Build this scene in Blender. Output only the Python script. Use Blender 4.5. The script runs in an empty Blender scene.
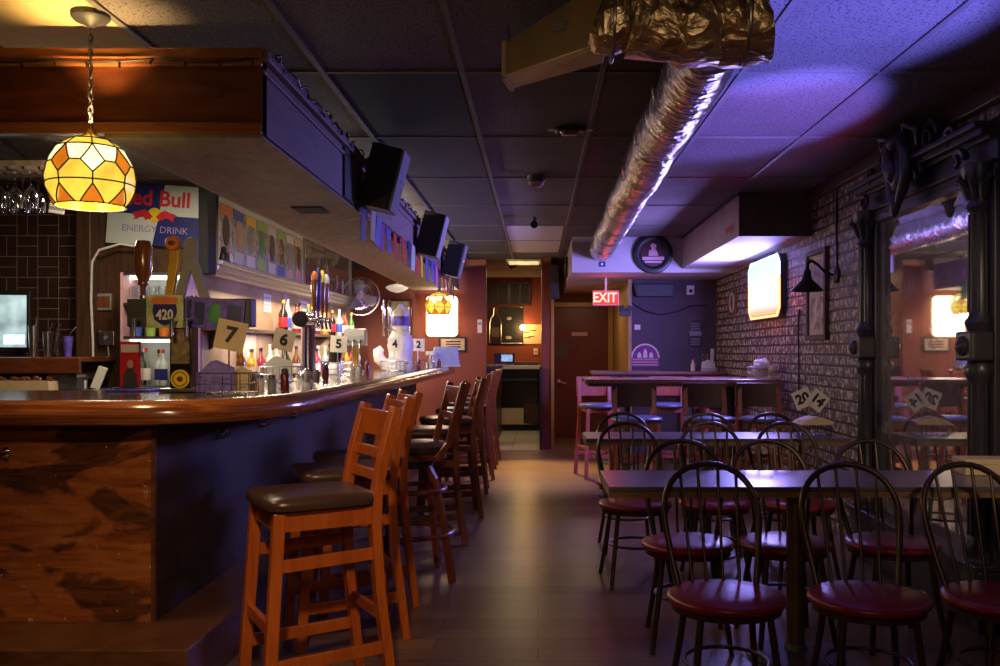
import bpy, bmesh, math, random
from mathutils import Vector, Matrix, Euler

S = bpy.context.scene
COL = S.collection
PI = math.pi
rnd = random.Random(7)

# ------------------------------------------------------------------ camera, world, exposure, area lights
cam = bpy.data.cameras.new('camera')
cam.sensor_width = 36.0
cam.lens = 36.0 * 917.0 / 1000.0
cam.shift_x = -0.038
cam.shift_y = 0.018
cam.clip_start = 0.05
co = bpy.data.objects.new('camera', cam)
co.location = (0, 0, 1.27)
co.rotation_euler = (PI / 2, 0, 0)
COL.objects.link(co)
S.camera = co

S.view_settings.view_transform = 'Standard'
S.view_settings.look = 'None'
S.view_settings.gamma = 1.0
S.view_settings.use_curve_mapping = False
S.view_settings.exposure = 0.0
try:
    S.cycles.use_denoising = True
    S.cycles.max_bounces = 8
    S.cycles.sample_clamp_indirect = 4.0
    S.cycles.caustics_reflective = False
    S.cycles.caustics_refractive = False
except Exception:
    pass

W = bpy.data.worlds.new('dim_room_air')
W.use_nodes = True
W.node_tree.nodes['Background'].inputs[0].default_value = (0.5, 0.42, 0.5, 1)
W.node_tree.nodes['Background'].inputs[1].default_value = 0.006
S.world = W


def light(name, kind, loc, col, power, size=0.1, rot=None, target=None, spot=None, blend=0.5, sy=None):
    d = bpy.data.lights.new(name, kind)
    d.color = col
    d.energy = power
    if kind == 'AREA':
        d.size = size
        if sy:
            d.shape = 'RECTANGLE'
            d.size_y = sy
    else:
        d.shadow_soft_size = size
    if kind == 'SPOT':
        d.spot_size = math.radians(spot or 60)
        d.spot_blend = blend
    o = bpy.data.objects.new(name, d)
    o.location = loc
    if target is not None:
        v = Vector(target) - Vector(loc)
        o.rotation_euler = v.to_track_quat('-Z', 'Y').to_euler()
    elif rot is not None:
        o.rotation_euler = rot
    COL.objects.link(o)
    return o


WARM = (1.0, 0.62, 0.28)
# a ceiling can light and an added fill point of the front of the room (behind the camera), warm
light('front_can_light', 'SPOT', (-0.35, 0.7, 2.44), (1.0, 0.66, 0.34), 150, 0.06, target=(-0.95, 3.5, 0.35), spot=50, blend=0.9)
light('front_fill_light', 'POINT', (0.1, 0.2, 1.7), (1.0, 0.70, 0.46), 17, 0.12)
# added unseen spots, aimed up to make the ceiling's blue pool and red fringe
light('added_blue_spot', 'SPOT', (1.72, 1.6, 0.40), (0.17, 0.16, 1.0), 1350, 0.03, target=(1.13, 3.45, 2.49), spot=25, blend=0.6)
light('added_blue_spot_far', 'SPOT', (1.72, 1.6, 0.40), (0.19, 0.16, 1.0), 2300, 0.03, target=(1.16, 4.75, 2.49), spot=18, blend=0.5)
light('added_red_spot', 'SPOT', (1.72, 1.58, 0.40), (1.0, 0.02, 0.05), 170, 0.03, target=(1.14, 5.2, 2.49), spot=20, blend=0.35)
light('wall_sign_light', 'AREA', (1.985, 8.30, 1.83), (0.29, 0.26, 1.0), 125, 0.46, rot=(0, math.radians(90), 0), sy=1.05)
# dim warm can over the right hand tables, behind the camera
light('right_can_light', 'SPOT', (1.55, 0.6, 2.44), (1.0, 0.74, 0.46), 130, 0.05, target=(1.80, 4.8, 0.90), spot=30, blend=0.9)
light('passage_light', 'AREA', (0.62, 12.2, 2.08), (1.0, 0.74, 0.42), 5, 0.3, rot=(0, 0, 0))
# can light at the far end of the aisle
light('aisle_can_light', 'SPOT', (-0.02, 11.0, 2.44), (1.0, 0.66, 0.22), 620, 0.06, target=(-0.05, 9.7, 0), spot=50, blend=0.9)
light('kitchen_ceiling_light', 'AREA', (-0.35, 13.6, 2.44), (1.0, 0.80, 0.5), 10, 0.5, rot=(0, 0, 0))
# strip lights over the back bar
light('back_bar_strip_light', 'AREA', (-1.72, 9.0, 2.36), (1.0, 0.88, 0.70), 70, 0.06, rot=(0, math.radians(-62), 0), sy=5.0)
light('shelf_strip_light', 'AREA', (-2.24, 9.2, 1.80), (1.0, 0.80, 0.52), 75, 0.05, rot=(0, math.radians(-20), 0), sy=4.6)
light('counter_fill_light', 'AREA', (-2.27, 9.2, 1.405), (1.0, 0.84, 0.60), 22, 0.04, rot=(0, 0, 0), sy=4.6)  # added under the shelf to brighten the bottles on the counter
light('rack_fill_light', 'POINT', (-2.45, 4.95, 2.02), (1.0, 0.80, 0.56), 9, 0.10)  # bare point added to brighten the glass rack corner, no fitting there
light('bar_back_corner_light', 'AREA', (-2.3, 5.6, 2.44), (1.0, 0.80, 0.58), 22, 0.4, rot=(0, 0, 0))


# ------------------------------------------------------------------ mesh builder
class MB:
    def __init__(self):
        self.bm = bmesh.new()
        self.mi = 0

    def _f(self, vs):
        try:
            f = self.bm.faces.new(vs)
            f.material_index = self.mi
            return f
        except ValueError:
            return None

    def box(self, x0, x1, y0, y1, z0, z1, M=None):
        c = [(x0, y0, z0), (x1, y0, z0), (x1, y1, z0), (x0, y1, z0), (x0, y0, z1), (x1, y0, z1), (x1, y1, z1), (x0, y1, z1)]
        v = [self.bm.verts.new((M @ Vector(p)) if M else p) for p in c]
        for q in ((0, 3, 2, 1), (4, 5, 6, 7), (0, 1, 5, 4), (1, 2, 6, 5), (2, 3, 7, 6), (3, 0, 4, 7)):
            self._f([v[i] for i in q])
        return self

    def bar(self, p, q, w, d, up=(0, 0, 1)):
        """box of section w (sideways) x d between p and q"""
        p = Vector(p); q = Vector(q); t = (q - p).normalized(); u = Vector(up)
        if abs(t.dot(u)) > 0.98:
            u = Vector((0, 1, 0))
        s = t.cross(u).normalized(); n = s.cross(t).normalized()
        a = []
        for P in (p, q):
            a.append([self.bm.verts.new(P + s * i * w / 2 + n * j * d / 2) for i, j in ((-1, -1), (1, -1), (1, 1), (-1, 1))])
        for i in range(4):
            self._f([a[0][i], a[0][(i + 1) % 4], a[1][(i + 1) % 4], a[1][i]])
        self._f(a[0][::-1]); self._f(a[1])
        return self

    def ribbon(self, pts, w, d, up):
        """swept rectangular section along pts"""
        up = Vector(up); pts = [Vector(p) for p in pts]; rings = []
        for i, P in enumerate(pts):
            t = (pts[min(i + 1, len(pts) - 1)] - pts[max(i - 1, 0)]).normalized()
            s = t.cross(up).normalized(); n = s.cross(t).normalized()
            rings.append([self.bm.verts.new(P + s * a * w / 2 + n * b * d / 2) for a, b in ((-1, -1), (1, -1), (1, 1), (-1, 1))])
        for A, B in zip(rings, rings[1:]):
            for i in range(4):
                self._f([A[i], A[(i + 1) % 4], B[(i + 1) % 4], B[i]])
        self._f(rings[0][::-1]); self._f(rings[-1])
        return self

    def cyl(self, p, q, r, r2=None, n=12):
        return self.tube([p, q], [r, r if r2 is None else r2], n)

    def tube(self, pts, r, n=8, closed=False):
        pts = [Vector(p) for p in pts]
        m = len(pts)
        rs = r if isinstance(r, (list, tuple)) else [r] * m
        rings = []
        s = None
        for i, P in enumerate(pts):
            if closed:
                t = (pts[(i + 1) % m] - pts[i - 1]).normalized()
            else:
                t = (pts[min(i + 1, m - 1)] - pts[max(i - 1, 0)]).normalized()
            if s is None:
                a = Vector((0, 0, 1)) if abs(t.z) < 0.9 else Vector((1, 0, 0))
                s = t.cross(a).normalized()
            else:
                s = (s - t * s.dot(t)).normalized()
            u = t.cross(s)
            rings.append([self.bm.verts.new(P + (s * math.cos(2 * PI * k / n) + u * math.sin(2 * PI * k / n)) * rs[i]) for k in range(n)])
        for i in range(m if closed else m - 1):
            A, B = rings[i], rings[(i + 1) % m]
            off = 0
            if closed and i == m - 1:
                off = min(range(n), key=lambda k: (B[k].co - A[0].co).length)
            for k in range(n):
                self._f([A[k], A[(k + 1) % n], B[(k + 1 + off) % n], B[(k + off) % n]])
        if not closed:
            self._f(rings[0][::-1]); self._f(rings[-1])
        return self

    def lathe(self, prof, n=20, c=(0, 0, 0), M=None, cap=True):
        rings = []
        for r, z in prof:
            ring = []
            for k in range(n):
                p = Vector((r * math.cos(2 * PI * k / n), r * math.sin(2 * PI * k / n), z))
                p = (M @ p) if M else p
                ring.append(self.bm.verts.new(p + Vector(c)))
            rings.append(ring)
        for A, B in zip(rings, rings[1:]):
            for k in range(n):
                self._f([A[k], A[(k + 1) % n], B[(k + 1) % n], B[k]])
        if cap:
            self._f(rings[0][::-1]); self._f(rings[-1])
        return self

    def prism(self, poly, w0, w1, f):
        """poly of (u,v); f(u,v,w) -> point"""
        A = [self.bm.verts.new(f(u, v, w0)) for u, v in poly]
        B = [self.bm.verts.new(f(u, v, w1)) for u, v in poly]
        n = len(poly)
        self._f(A[::-1]); self._f(B)
        for i in range(n):
            self._f([A[i], A[(i + 1) % n], B[(i + 1) % n], B[i]])
        return self

    def ell(self, c, r, nu=16, nv=10, M=None):
        c = Vector(c)
        prof = []
        rings = []
        for j in range(1, nv):
            th = PI * j / nv
            ring = []
            for k in range(nu):
                p = Vector((r[0] * math.sin(th) * math.cos(2 * PI * k / nu), r[1] * math.sin(th) * math.sin(2 * PI * k / nu), -r[2] * math.cos(th)))
                ring.append(self.bm.verts.new(((M @ p) if M else p) + c))
            rings.append(ring)
        b = Vector((0, 0, -r[2])); t = Vector((0, 0, r[2]))
        vb = self.bm.verts.new(((M @ b) if M else b) + c); vt = self.bm.verts.new(((M @ t) if M else t) + c)
        for A, B in zip(rings, rings[1:]):
            for k in range(nu):
                self._f([A[k], A[(k + 1) % nu], B[(k + 1) % nu], B[k]])
        for k in range(nu):
            self._f([vb, rings[0][(k + 1) % nu], rings[0][k]])
            self._f([vt, rings[-1][k], rings[-1][(k + 1) % nu]])
        return self

    def quad(self, *pts):
        self._f([self.bm.verts.new(p) for p in pts])
        return self

    def build(self, name, m, parent=None, smooth=None, bevel=0, loc=None, rot=None, seg=2):
        me = bpy.data.meshes.new(name)
        bmesh.ops.recalc_face_normals(self.bm, faces=self.bm.faces[:])
        self.bm.to_mesh(me)
        self.bm.free()
        for q in (m if isinstance(m, (list, tuple)) else [m]):
            me.materials.append(q)
        if smooth:
            me.shade_smooth()
            me.set_sharp_from_angle(angle=math.radians(smooth if smooth > 1 else 40))
        o = bpy.data.objects.new(name, me)
        COL.objects.link(o)
        if parent:
            o.parent = parent
        if loc:
            o.location = loc
        if rot:
            o.rotation_euler = rot
        if bevel:
            b = o.modifiers.new('bevel', 'BEVEL')
            b.width = bevel; b.segments = seg; b.limit_method = 'ANGLE'; b.angle_limit = math.radians(40)
        return o


def thing(name, label, cat, loc=(0, 0, 0), rz=0, group=None):
    o = bpy.data.objects.new(name, None)
    COL.objects.link(o)
    o.empty_display_size = 0.1
    o.location = loc
    o.rotation_euler = (0, 0, rz)
    o['label'] = label
    o['category'] = cat
    if group:
        o['group'] = group
    return o


def tag(o, label, cat, group=None):
    o['label'] = label
    o['category'] = cat
    if group:
        o['group'] = group
    return o


def struct(o):
    o['kind'] = 'structure'
    return o


def dup(root, loc, rz=None, label=None, group=None):
    r = root.copy()
    COL.objects.link(r)
    r.location = loc
    if rz is not None:
        r.rotation_euler = (0, 0, rz)
    if label:
        r['label'] = label
    if group:
        r['group'] = group
    for ch in list(root.children):
        c = ch.copy()
        COL.objects.link(c)
        c.parent = r
        for g in list(ch.children):
            d = g.copy()
            COL.objects.link(d)
            d.parent = c
    return r


def text(name, body, size, m, parent=None, loc=(0, 0, 0), rot=(PI / 2, 0, 0), ext=0.0015, align='CENTER', sx=1.0, bold=0.0):
    cu = bpy.data.curves.new(name, 'FONT')
    cu.body = body
    cu.size = size
    cu.extrude = ext
    cu.offset = bold
    cu.align_x = align
    cu.align_y = 'CENTER'
    cu.resolution_u = 3
    tmp = bpy.data.objects.new('tmp_text', cu)
    COL.objects.link(tmp)
    dg = bpy.context.evaluated_depsgraph_get()
    me = bpy.data.meshes.new_from_object(tmp.evaluated_get(dg))
    bpy.data.objects.remove(tmp)
    me.name = name
    me.materials.clear()
    me.materials.append(m)
    o = bpy.data.objects.new(name, me)
    COL.objects.link(o)
    o.parent = parent
    o.location = loc
    o.rotation_euler = rot
    o.scale = (sx, 1, 1)
    return o


ORD = ['first', 'second', 'third', 'fourth', 'fifth', 'sixth', 'seventh', 'eighth', 'ninth', 'tenth', 'eleventh', 'twelfth', 'thirteenth', 'fourteenth', 'fifteenth', 'sixteenth', 'seventeenth', 'eighteenth']

# ------------------------------------------------------------------ materials


def base_mat(name):
    m = bpy.data.materials.new(name)
    m.use_nodes = True
    return m, m.node_tree, m.node_tree.nodes['Principled BSDF']


def mat(name, c, rough=0.5, metal=0.0, spec=0.5, var=0.12, scale=14.0, bump=0.0, coat=0.0):
    """plain surface with a little procedural mottling in colour and gloss"""
    m, nt, b = base_mat(name)
    tc = nt.nodes.new('ShaderNodeTexCoord')
    n = nt.nodes.new('ShaderNodeTexNoise')
    n.inputs['Scale'].default_value = scale
    n.inputs['Detail'].default_value = 4
    nt.links.new(tc.outputs['Object'], n.inputs['Vector'])
    r = nt.nodes.new('ShaderNodeValToRGB')
    r.color_ramp.elements[0].position = 0.3
    r.color_ramp.elements[1].position = 0.7
    r.color_ramp.elements[0].color = tuple(max(0, x * (1 - var)) for x in c) + (1,)
    r.color_ramp.elements[1].color = tuple(min(1, x * (1 + var)) for x in c) + (1,)
    nt.links.new(n.outputs[0], r.inputs[0])
    nt.links.new(r.outputs[0], b.inputs['Base Color'])
    b.inputs['Roughness'].default_value = rough
    b.inputs['Metallic'].default_value = metal
    b.inputs['Specular IOR Level'].default_value = spec
    if coat:
        b.inputs['Coat Weight'].default_value = coat
        b.inputs['Coat Roughness'].default_value = 0.12
    if bump:
        bp = nt.nodes.new('ShaderNodeBump')
        bp.inputs['Strength'].default_value = bump
        bp.inputs['Distance'].default_value = 0.01
        nt.links.new(n.outputs[0], bp.inputs['Height'])
        nt.links.new(bp.outputs[0], b.inputs['Normal'])
    return m


def wood(name, c1, c2, sc=(1, 1, 1), rough=0.35, coat=0.2, scale=3.0, dist=3.0, c3=None):
    m, nt, b = base_mat(name)
    tc = nt.nodes.new('ShaderNodeTexCoord')
    mp = nt.nodes.new('ShaderNodeMapping')
    mp.inputs['Scale'].default_value = sc
    nt.links.new(tc.outputs['Object'], mp.inputs['Vector'])
    n = nt.nodes.new('ShaderNodeTexNoise')
    n.inputs['Scale'].default_value = scale
    n.inputs['Detail'].default_value = 7
    n.inputs['Roughness'].default_value = 0.62
    n.inputs['Distortion'].default_value = dist
    nt.links.new(mp.outputs[0], n.inputs['Vector'])
    r = nt.nodes.new('ShaderNodeValToRGB')
    r.color_ramp.elements[0].position = 0.36
    r.color_ramp.elements[1].position = 0.64
    r.color_ramp.elements[0].color = c1 + (1,)
    r.color_ramp.elements[1].color = c2 + (1,)
    if c3:
        e = r.color_ramp.elements.new(0.52)
        e.color = c3 + (1,)
    nt.links.new(n.outputs[0], r.inputs[0])
    nt.links.new(r.outputs[0], b.inputs['Base Color'])
    b.inputs['Roughness'].default_value = rough
    b.inputs['Coat Weight'].default_value = coat
    b.inputs['Coat Roughness'].default_value = 0.2
    return m


def emit(name, c, strength, var=0.0, scale=10):
    m = bpy.data.materials.new(name)
    m.use_nodes = True
    nt = m.node_tree
    b = nt.nodes['Principled BSDF']
    b.inputs['Base Color'].default_value = tuple(x * 0.5 for x in c) + (1,)
    b.inputs['Roughness'].default_value = 0.4
    if var:
        tc = nt.nodes.new('ShaderNodeTexCoord')
        n = nt.nodes.new('ShaderNodeTexNoise')
        n.inputs['Scale'].default_value = scale
        r = nt.nodes.new('ShaderNodeValToRGB')
        r.color_ramp.elements[0].position = 0.35
        r.color_ramp.elements[1].position = 0.65
        r.color_ramp.elements[0].color = tuple(x * (1 - var) for x in c) + (1,)
        r.color_ramp.elements[1].color = tuple(min(1, x * (1 + var)) for x in c) + (1,)
        nt.links.new(tc.outputs['Object'], n.inputs['Vector'])
        nt.links.new(n.outputs[0], r.inputs[0])
        nt.links.new(r.outputs[0], b.inputs['Emission Color'])
    else:
        b.inputs['Emission Color'].default_value = c + (1,)
    b.inputs['Emission Strength'].default_value = strength
    return m


def glassy(name, c, rough=0.05, alpha=0.35):
    """clear thin glass: see-through face on, mirror-like at grazing angles"""
    m = bpy.data.materials.new(name)
    m.use_nodes = True
    nt = m.node_tree
    nt.nodes.remove(nt.nodes['Principled BSDF'])
    tr_ = nt.nodes.new('ShaderNodeBsdfTransparent'); tr_.inputs[0].default_value = (0.93, 0.94, 0.95, 1)
    gl = nt.nodes.new('ShaderNodeBsdfGlossy'); gl.inputs['Roughness'].default_value = rough; gl.inputs[0].default_value = c + (1,)
    lw = nt.nodes.new('ShaderNodeLayerWeight'); lw.inputs['Blend'].default_value = alpha
    mx = nt.nodes.new('ShaderNodeMixShader')
    nt.links.new(lw.outputs['Facing'], mx.inputs[0])
    nt.links.new(tr_.outputs[0], mx.inputs[1]); nt.links.new(gl.outputs[0], mx.inputs[2])
    nt.links.new(mx.outputs[0], nt.nodes['Material Output'].inputs['Surface'])
    return m


def brick_mat(name, c1, c2, mortar, bw, rh, msz, rot, rough, bump=0.6, bias=0.0, pale=None, offset=0.5, mortar_mul=1.0):
    m, nt, b = base_mat(name)
    tc = nt.nodes.new('ShaderNodeTexCoord')
    sp_ = nt.nodes.new('ShaderNodeSeparateXYZ')
    mp = nt.nodes.new('ShaderNodeCombineXYZ')
    nt.links.new(tc.outputs['Object'], sp_.inputs[0])
    nt.links.new(sp_.outputs[rot[0]], mp.inputs[0]); nt.links.new(sp_.outputs[rot[1]], mp.inputs[1])
    # wobble so that the courses are not ruler straight
    nz = nt.nodes.new('ShaderNodeTexNoise'); nz.inputs['Scale'].default_value = 6
    nt.links.new(mp.outputs[0], nz.inputs['Vector'])
    mx = nt.nodes.new('ShaderNodeVectorMath'); mx.operation = 'MULTIPLY_ADD'
    mx.inputs[1].default_value = (0.012, 0.012, 0)
    nt.links.new(nz.outputs['Color'], mx.inputs[0]); nt.links.new(mp.outputs[0], mx.inputs[2])
    br = nt.nodes.new('ShaderNodeTexBrick')
    br.inputs['Scale'].default_value = 1.0
    br.inputs['Brick Width'].default_value = bw
    br.inputs['Row Height'].default_value = rh
    br.inputs['Mortar Size'].default_value = msz
    br.inputs['Mortar Smooth'].default_value = 0.3
    br.inputs['Bias'].default_value = bias
    br.offset = offset
    br.inputs['Color1'].default_value = c1 + (1,)
    br.inputs['Color2'].default_value = c2 + (1,)
    br.inputs['Mortar'].default_value = mortar + (1,)
    nt.links.new(mx.outputs[0], br.inputs['Vector'])
    out = br.outputs['Color']
    n2 = nt.nodes.new('ShaderNodeTexNoise'); n2.inputs['Scale'].default_value = 22; n2.inputs['Detail'].default_value = 6
    nt.links.new(tc.outputs['Object'], n2.inputs['Vector'])
    if pale:
        rr = nt.nodes.new('ShaderNodeValToRGB')
        rr.color_ramp.elements[0].position = 0.50; rr.color_ramp.elements[1].position = 0.60
        nt.links.new(n2.outputs[0], rr.inputs[0])
        mm = nt.nodes.new('ShaderNodeMix'); mm.data_type = 'RGBA'
        mul = nt.nodes.new('ShaderNodeMath'); mul.operation = 'MULTIPLY'
        inv = nt.nodes.new('ShaderNodeMath'); inv.operation = 'SUBTRACT'; inv.inputs[0].default_value = 1.0
        nt.links.new(br.outputs['Fac'], inv.inputs[1])
        nt.links.new(rr.outputs[0], mul.inputs[0]); nt.links.new(inv.outputs[0], mul.inputs[1])
        nt.links.new(mul.outputs[0], mm.inputs['Factor'])
        nt.links.new(br.outputs['Color'], mm.inputs['A']); mm.inputs['B'].default_value = pale + (1,)
        out = mm.outputs['Result']
    nt.links.new(out, b.inputs['Base Color'])
    b.inputs['Roughness'].default_value = rough
    bp = nt.nodes.new('ShaderNodeBump'); bp.invert = True
    bp.inputs['Strength'].default_value = bump; bp.inputs['Distance'].default_value = 0.012
    ad = nt.nodes.new('ShaderNodeMath'); ad.operation = 'MULTIPLY_ADD'; ad.inputs[1].default_value = 0.5
    nt.links.new(n2.outputs[0], ad.inputs[0]); nt.links.new(br.outputs['Fac'], ad.inputs[2])
    nt.links.new(ad.outputs[0], bp.inputs['Height']); nt.links.new(bp.outputs[0], b.inputs['Normal'])
    return m


def speck_ceiling(name, c, speck):
    m, nt, b = base_mat(name)
    tc = nt.nodes.new('ShaderNodeTexCoord')
    n = nt.nodes.new('ShaderNodeTexNoise'); n.inputs['Scale'].default_value = 90; n.inputs['Detail'].default_value = 3
    n2 = nt.nodes.new('ShaderNodeTexNoise'); n2.inputs['Scale'].default_value = 2.0
    nt.links.new(tc.outputs['Object'], n.inputs['Vector']); nt.links.new(tc.outputs['Object'], n2.inputs['Vector'])
    r = nt.nodes.new('ShaderNodeValToRGB')
    r.color_ramp.elements[0].position = 0.34; r.color_ramp.elements[1].position = 0.46
    r.color_ramp.elements[0].color = speck + (1,); r.color_ramp.elements[1].color = c + (1,)
    nt.links.new(n.outputs[0], r.inputs[0])
    mm = nt.nodes.new('ShaderNodeMix'); mm.data_type = 'RGBA'; mm.blend_type = 'MULTIPLY'; mm.inputs['Factor'].default_value = 0.5
    nt.links.new(r.outputs[0], mm.inputs['A']); nt.links.new(n2.outputs['Fac'], mm.inputs['B'])
    nt.links.new(mm.outputs['Result'], b.inputs['Base Color'])
    b.inputs['Roughness'].default_value = 0.8
    b.inputs['Specular IOR Level'].default_value = 0.2
    bp = nt.nodes.new('ShaderNodeBump'); bp.inputs['Strength'].default_value = 0.5; bp.inputs['Distance'].default_value = 0.006
    nt.links.new(n.outputs[0], bp.inputs['Height']); nt.links.new(bp.outputs[0], b.inputs['Normal'])
    return m


def plank_floor():
    m, nt, b = base_mat('plank_floor')
    tc = nt.nodes.new('ShaderNodeTexCoord')
    br = nt.nodes.new('ShaderNodeTexBrick')
    br.inputs['Scale'].default_value = 1
    br.inputs['Brick Width'].default_value = 1.2
    br.inputs['Row Height'].default_value = 0.15
    br.inputs['Mortar Size'].default_value = 0.0025
    br.offset = 0.37
    br.inputs['Color1'].default_value = (0.165, 0.090, 0.058, 1)
    br.inputs['Color2'].default_value = (0.25, 0.145, 0.098, 1)
    br.inputs['Mortar'].default_value = (0.05, 0.03, 0.022, 1)
    nt.links.new(tc.outputs['Object'], br.inputs['Vector'])
    mp = nt.nodes.new('ShaderNodeMapping'); mp.inputs['Scale'].default_value = (1.2, 14, 1)
    nt.links.new(tc.outputs['Object'], mp.inputs['Vector'])
    n = nt.nodes.new('ShaderNodeTexNoise'); n.inputs['Scale'].default_value = 2.5; n.inputs['Detail'].default_value = 6; n.inputs['Distortion'].default_value = 0.6
    nt.links.new(mp.outputs[0], n.inputs['Vector'])
    r = nt.nodes.new('ShaderNodeValToRGB')
    r.color_ramp.elements[0].color = (0.5, 0.5, 0.5, 1); r.color_ramp.elements[1].color = (1.25, 1.2, 1.2, 1)
    nt.links.new(n.outputs[0], r.inputs[0])
    mm = nt.nodes.new('ShaderNodeMix'); mm.data_type = 'RGBA'; mm.blend_type = 'MULTIPLY'; mm.inputs['Factor'].default_value = 0.8
    nt.links.new(br.outputs[0], mm.inputs['A']); nt.links.new(r.outputs[0], mm.inputs['B'])
    nt.links.new(mm.outputs['Result'], b.inputs['Base Color'])
    b.inputs['Roughness'].default_value = 0.30
    b.inputs['Specular IOR Level'].default_value = 0.35
    return m


M = {}
M['floor'] = plank_floor()
M['ceiling'] = speck_ceiling('dark_acoustic_tile', (0.30, 0.265, 0.25), (0.06, 0.055, 0.055))
M['tile_black'] = mat('black_painted_tile', (0.012, 0.012, 0.016), 0.8)
M['tile_dark'] = mat('dark_plum_tile', (0.050, 0.036, 0.060), 0.8)
M['tile_pale'] = mat('pale_tile', (0.80, 0.62, 0.30), 0.8, var=0.06)
M['tile_white'] = mat('white_tile', (0.75, 0.70, 0.68), 0.7, var=0.05)
M['tbar'] = mat('grid_bar', (0.17, 0.145, 0.135), 0.6)
M['brick'] = brick_mat('old_brick', (0.10, 0.055, 0.042), (0.19, 0.13, 0.115), (0.022, 0.016, 0.016), 0.20, 0.078, 0.010, (1, 2), 0.5, 0.9, pale=(0.60, 0.53, 0.50))


def weave_tile(name, c1, c2, grout, size, g):
    m, nt, b = base_mat(name)
    N = nt.nodes; L = nt.links
    def mth(op, a, c=None, d=None):
        n = N.new('ShaderNodeMath'); n.operation = op
        for k, v in enumerate((a, c, d)):
            if v is None:
                continue
            if isinstance(v, (int, float)):
                n.inputs[k].default_value = v
            else:
                L.new(v, n.inputs[k])
        return n.outputs[0]
    tc = N.new('ShaderNodeTexCoord'); sp = N.new('ShaderNodeSeparateXYZ'); L.new(tc.outputs['Object'], sp.inputs[0])
    x = mth('DIVIDE', sp.outputs[0], size); z = mth('DIVIDE', sp.outputs[2], size)
    par = mth('FLOORED_MODULO', mth('ADD', mth('FLOOR', x), mth('FLOOR', z)), 2.0)
    def line(v, mul):
        f = mth('FRACT', mth('MULTIPLY', v, mul))
        e = mth('MINIMUM', f, mth('SUBTRACT', 1.0, f))
        return mth('LESS_THAN', e, g * mul / size)
    grid = mth('MAXIMUM', line(x, 1), line(z, 1))
    half = mth('ADD', mth('MULTIPLY', line(x, 2), par), mth('MULTIPLY', line(z, 2), mth('SUBTRACT', 1.0, par)))
    fac = mth('MINIMUM', mth('MAXIMUM', grid, half), 1.0)
    nz = N.new('ShaderNodeTexNoise'); nz.inputs['Scale'].default_value = 9; L.new(tc.outputs['Object'], nz.inputs['Vector'])
    a = N.new('ShaderNodeMix'); a.data_type = 'RGBA'; L.new(nz.outputs['Fac'], a.inputs['Factor']); a.inputs['A'].default_value = c1 + (1,); a.inputs['B'].default_value = c2 + (1,)
    q = N.new('ShaderNodeMix'); q.data_type = 'RGBA'; L.new(fac, q.inputs['Factor']); L.new(a.outputs['Result'], q.inputs['A']); q.inputs['B'].default_value = grout + (1,)
    L.new(q.outputs['Result'], b.inputs['Base Color'])
    b.inputs['Roughness'].default_value = 0.3
    return m


def burl_front():
    m, nt, b = base_mat('worn_burl_veneer')
    N = nt.nodes; L = nt.links
    tc = N.new('ShaderNodeTexCoord')
    def noise(sc, scale, detail, dist, rough=0.6):
        mp = N.new('ShaderNodeMapping'); mp.inputs['Scale'].default_value = sc; L.new(tc.outputs['Object'], mp.inputs['Vector'])
        n = N.new('ShaderNodeTexNoise'); n.inputs['Scale'].default_value = scale; n.inputs['Detail'].default_value = detail; n.inputs['Distortion'].default_value = dist; n.inputs['Roughness'].default_value = rough
        L.new(mp.outputs[0], n.inputs['Vector']); return n.outputs[0]
    def ramp(v, stops):
        r = N.new('ShaderNodeValToRGB')
        r.color_ramp.elements[0].position, r.color_ramp.elements[0].color = stops[0][0], stops[0][1] + (1,)
        r.color_ramp.elements[1].position, r.color_ramp.elements[1].color = stops[-1][0], stops[-1][1] + (1,)
        for p, c in stops[1:-1]:
            e = r.color_ramp.elements.new(p); e.color = c + (1,)
        L.new(v, r.inputs[0]); return r.outputs[0]
    grain = ramp(noise((0.8, 1, 5), 4.0, 6, 1.5), [(0.3, (0.19, 0.048, 0.014)), (0.5, (0.34, 0.098, 0.028)), (0.7, (0.44, 0.15, 0.048))])
    dark = ramp(noise((0.7, 1, 4), 5.0, 6, 2.0), [(0.35, (0.050, 0.018, 0.010)), (0.65, (0.16, 0.052, 0.020))])
    mask = ramp(noise((0.9, 1, 1.9), 2.3, 6, 0.5, 0.55), [(0.475, (0, 0, 0)), (0.515, (1, 1, 1))])
    mx = N.new('ShaderNodeMix'); mx.data_type = 'RGBA'; L.new(mask, mx.inputs['Factor']); L.new(dark, mx.inputs['A']); L.new(grain, mx.inputs['B'])
    fleck = ramp(noise((1, 1, 0.55), 42, 3, 0.3), [(0.705, (0, 0, 0)), (0.73, (0.8, 0.8, 0.8))])
    m2_ = N.new('ShaderNodeMix'); m2_.data_type = 'RGBA'; L.new(fleck, m2_.inputs['Factor']); L.new(mx.outputs['Result'], m2_.inputs['A']); m2_.inputs['B'].default_value = (0.62, 0.50, 0.36, 1)
    L.new(m2_.outputs['Result'], b.inputs['Base Color'])
    b.inputs['Roughness'].default_value = 0.30
    b.inputs['Coat Weight'].default_value = 0.35
    return m


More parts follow.
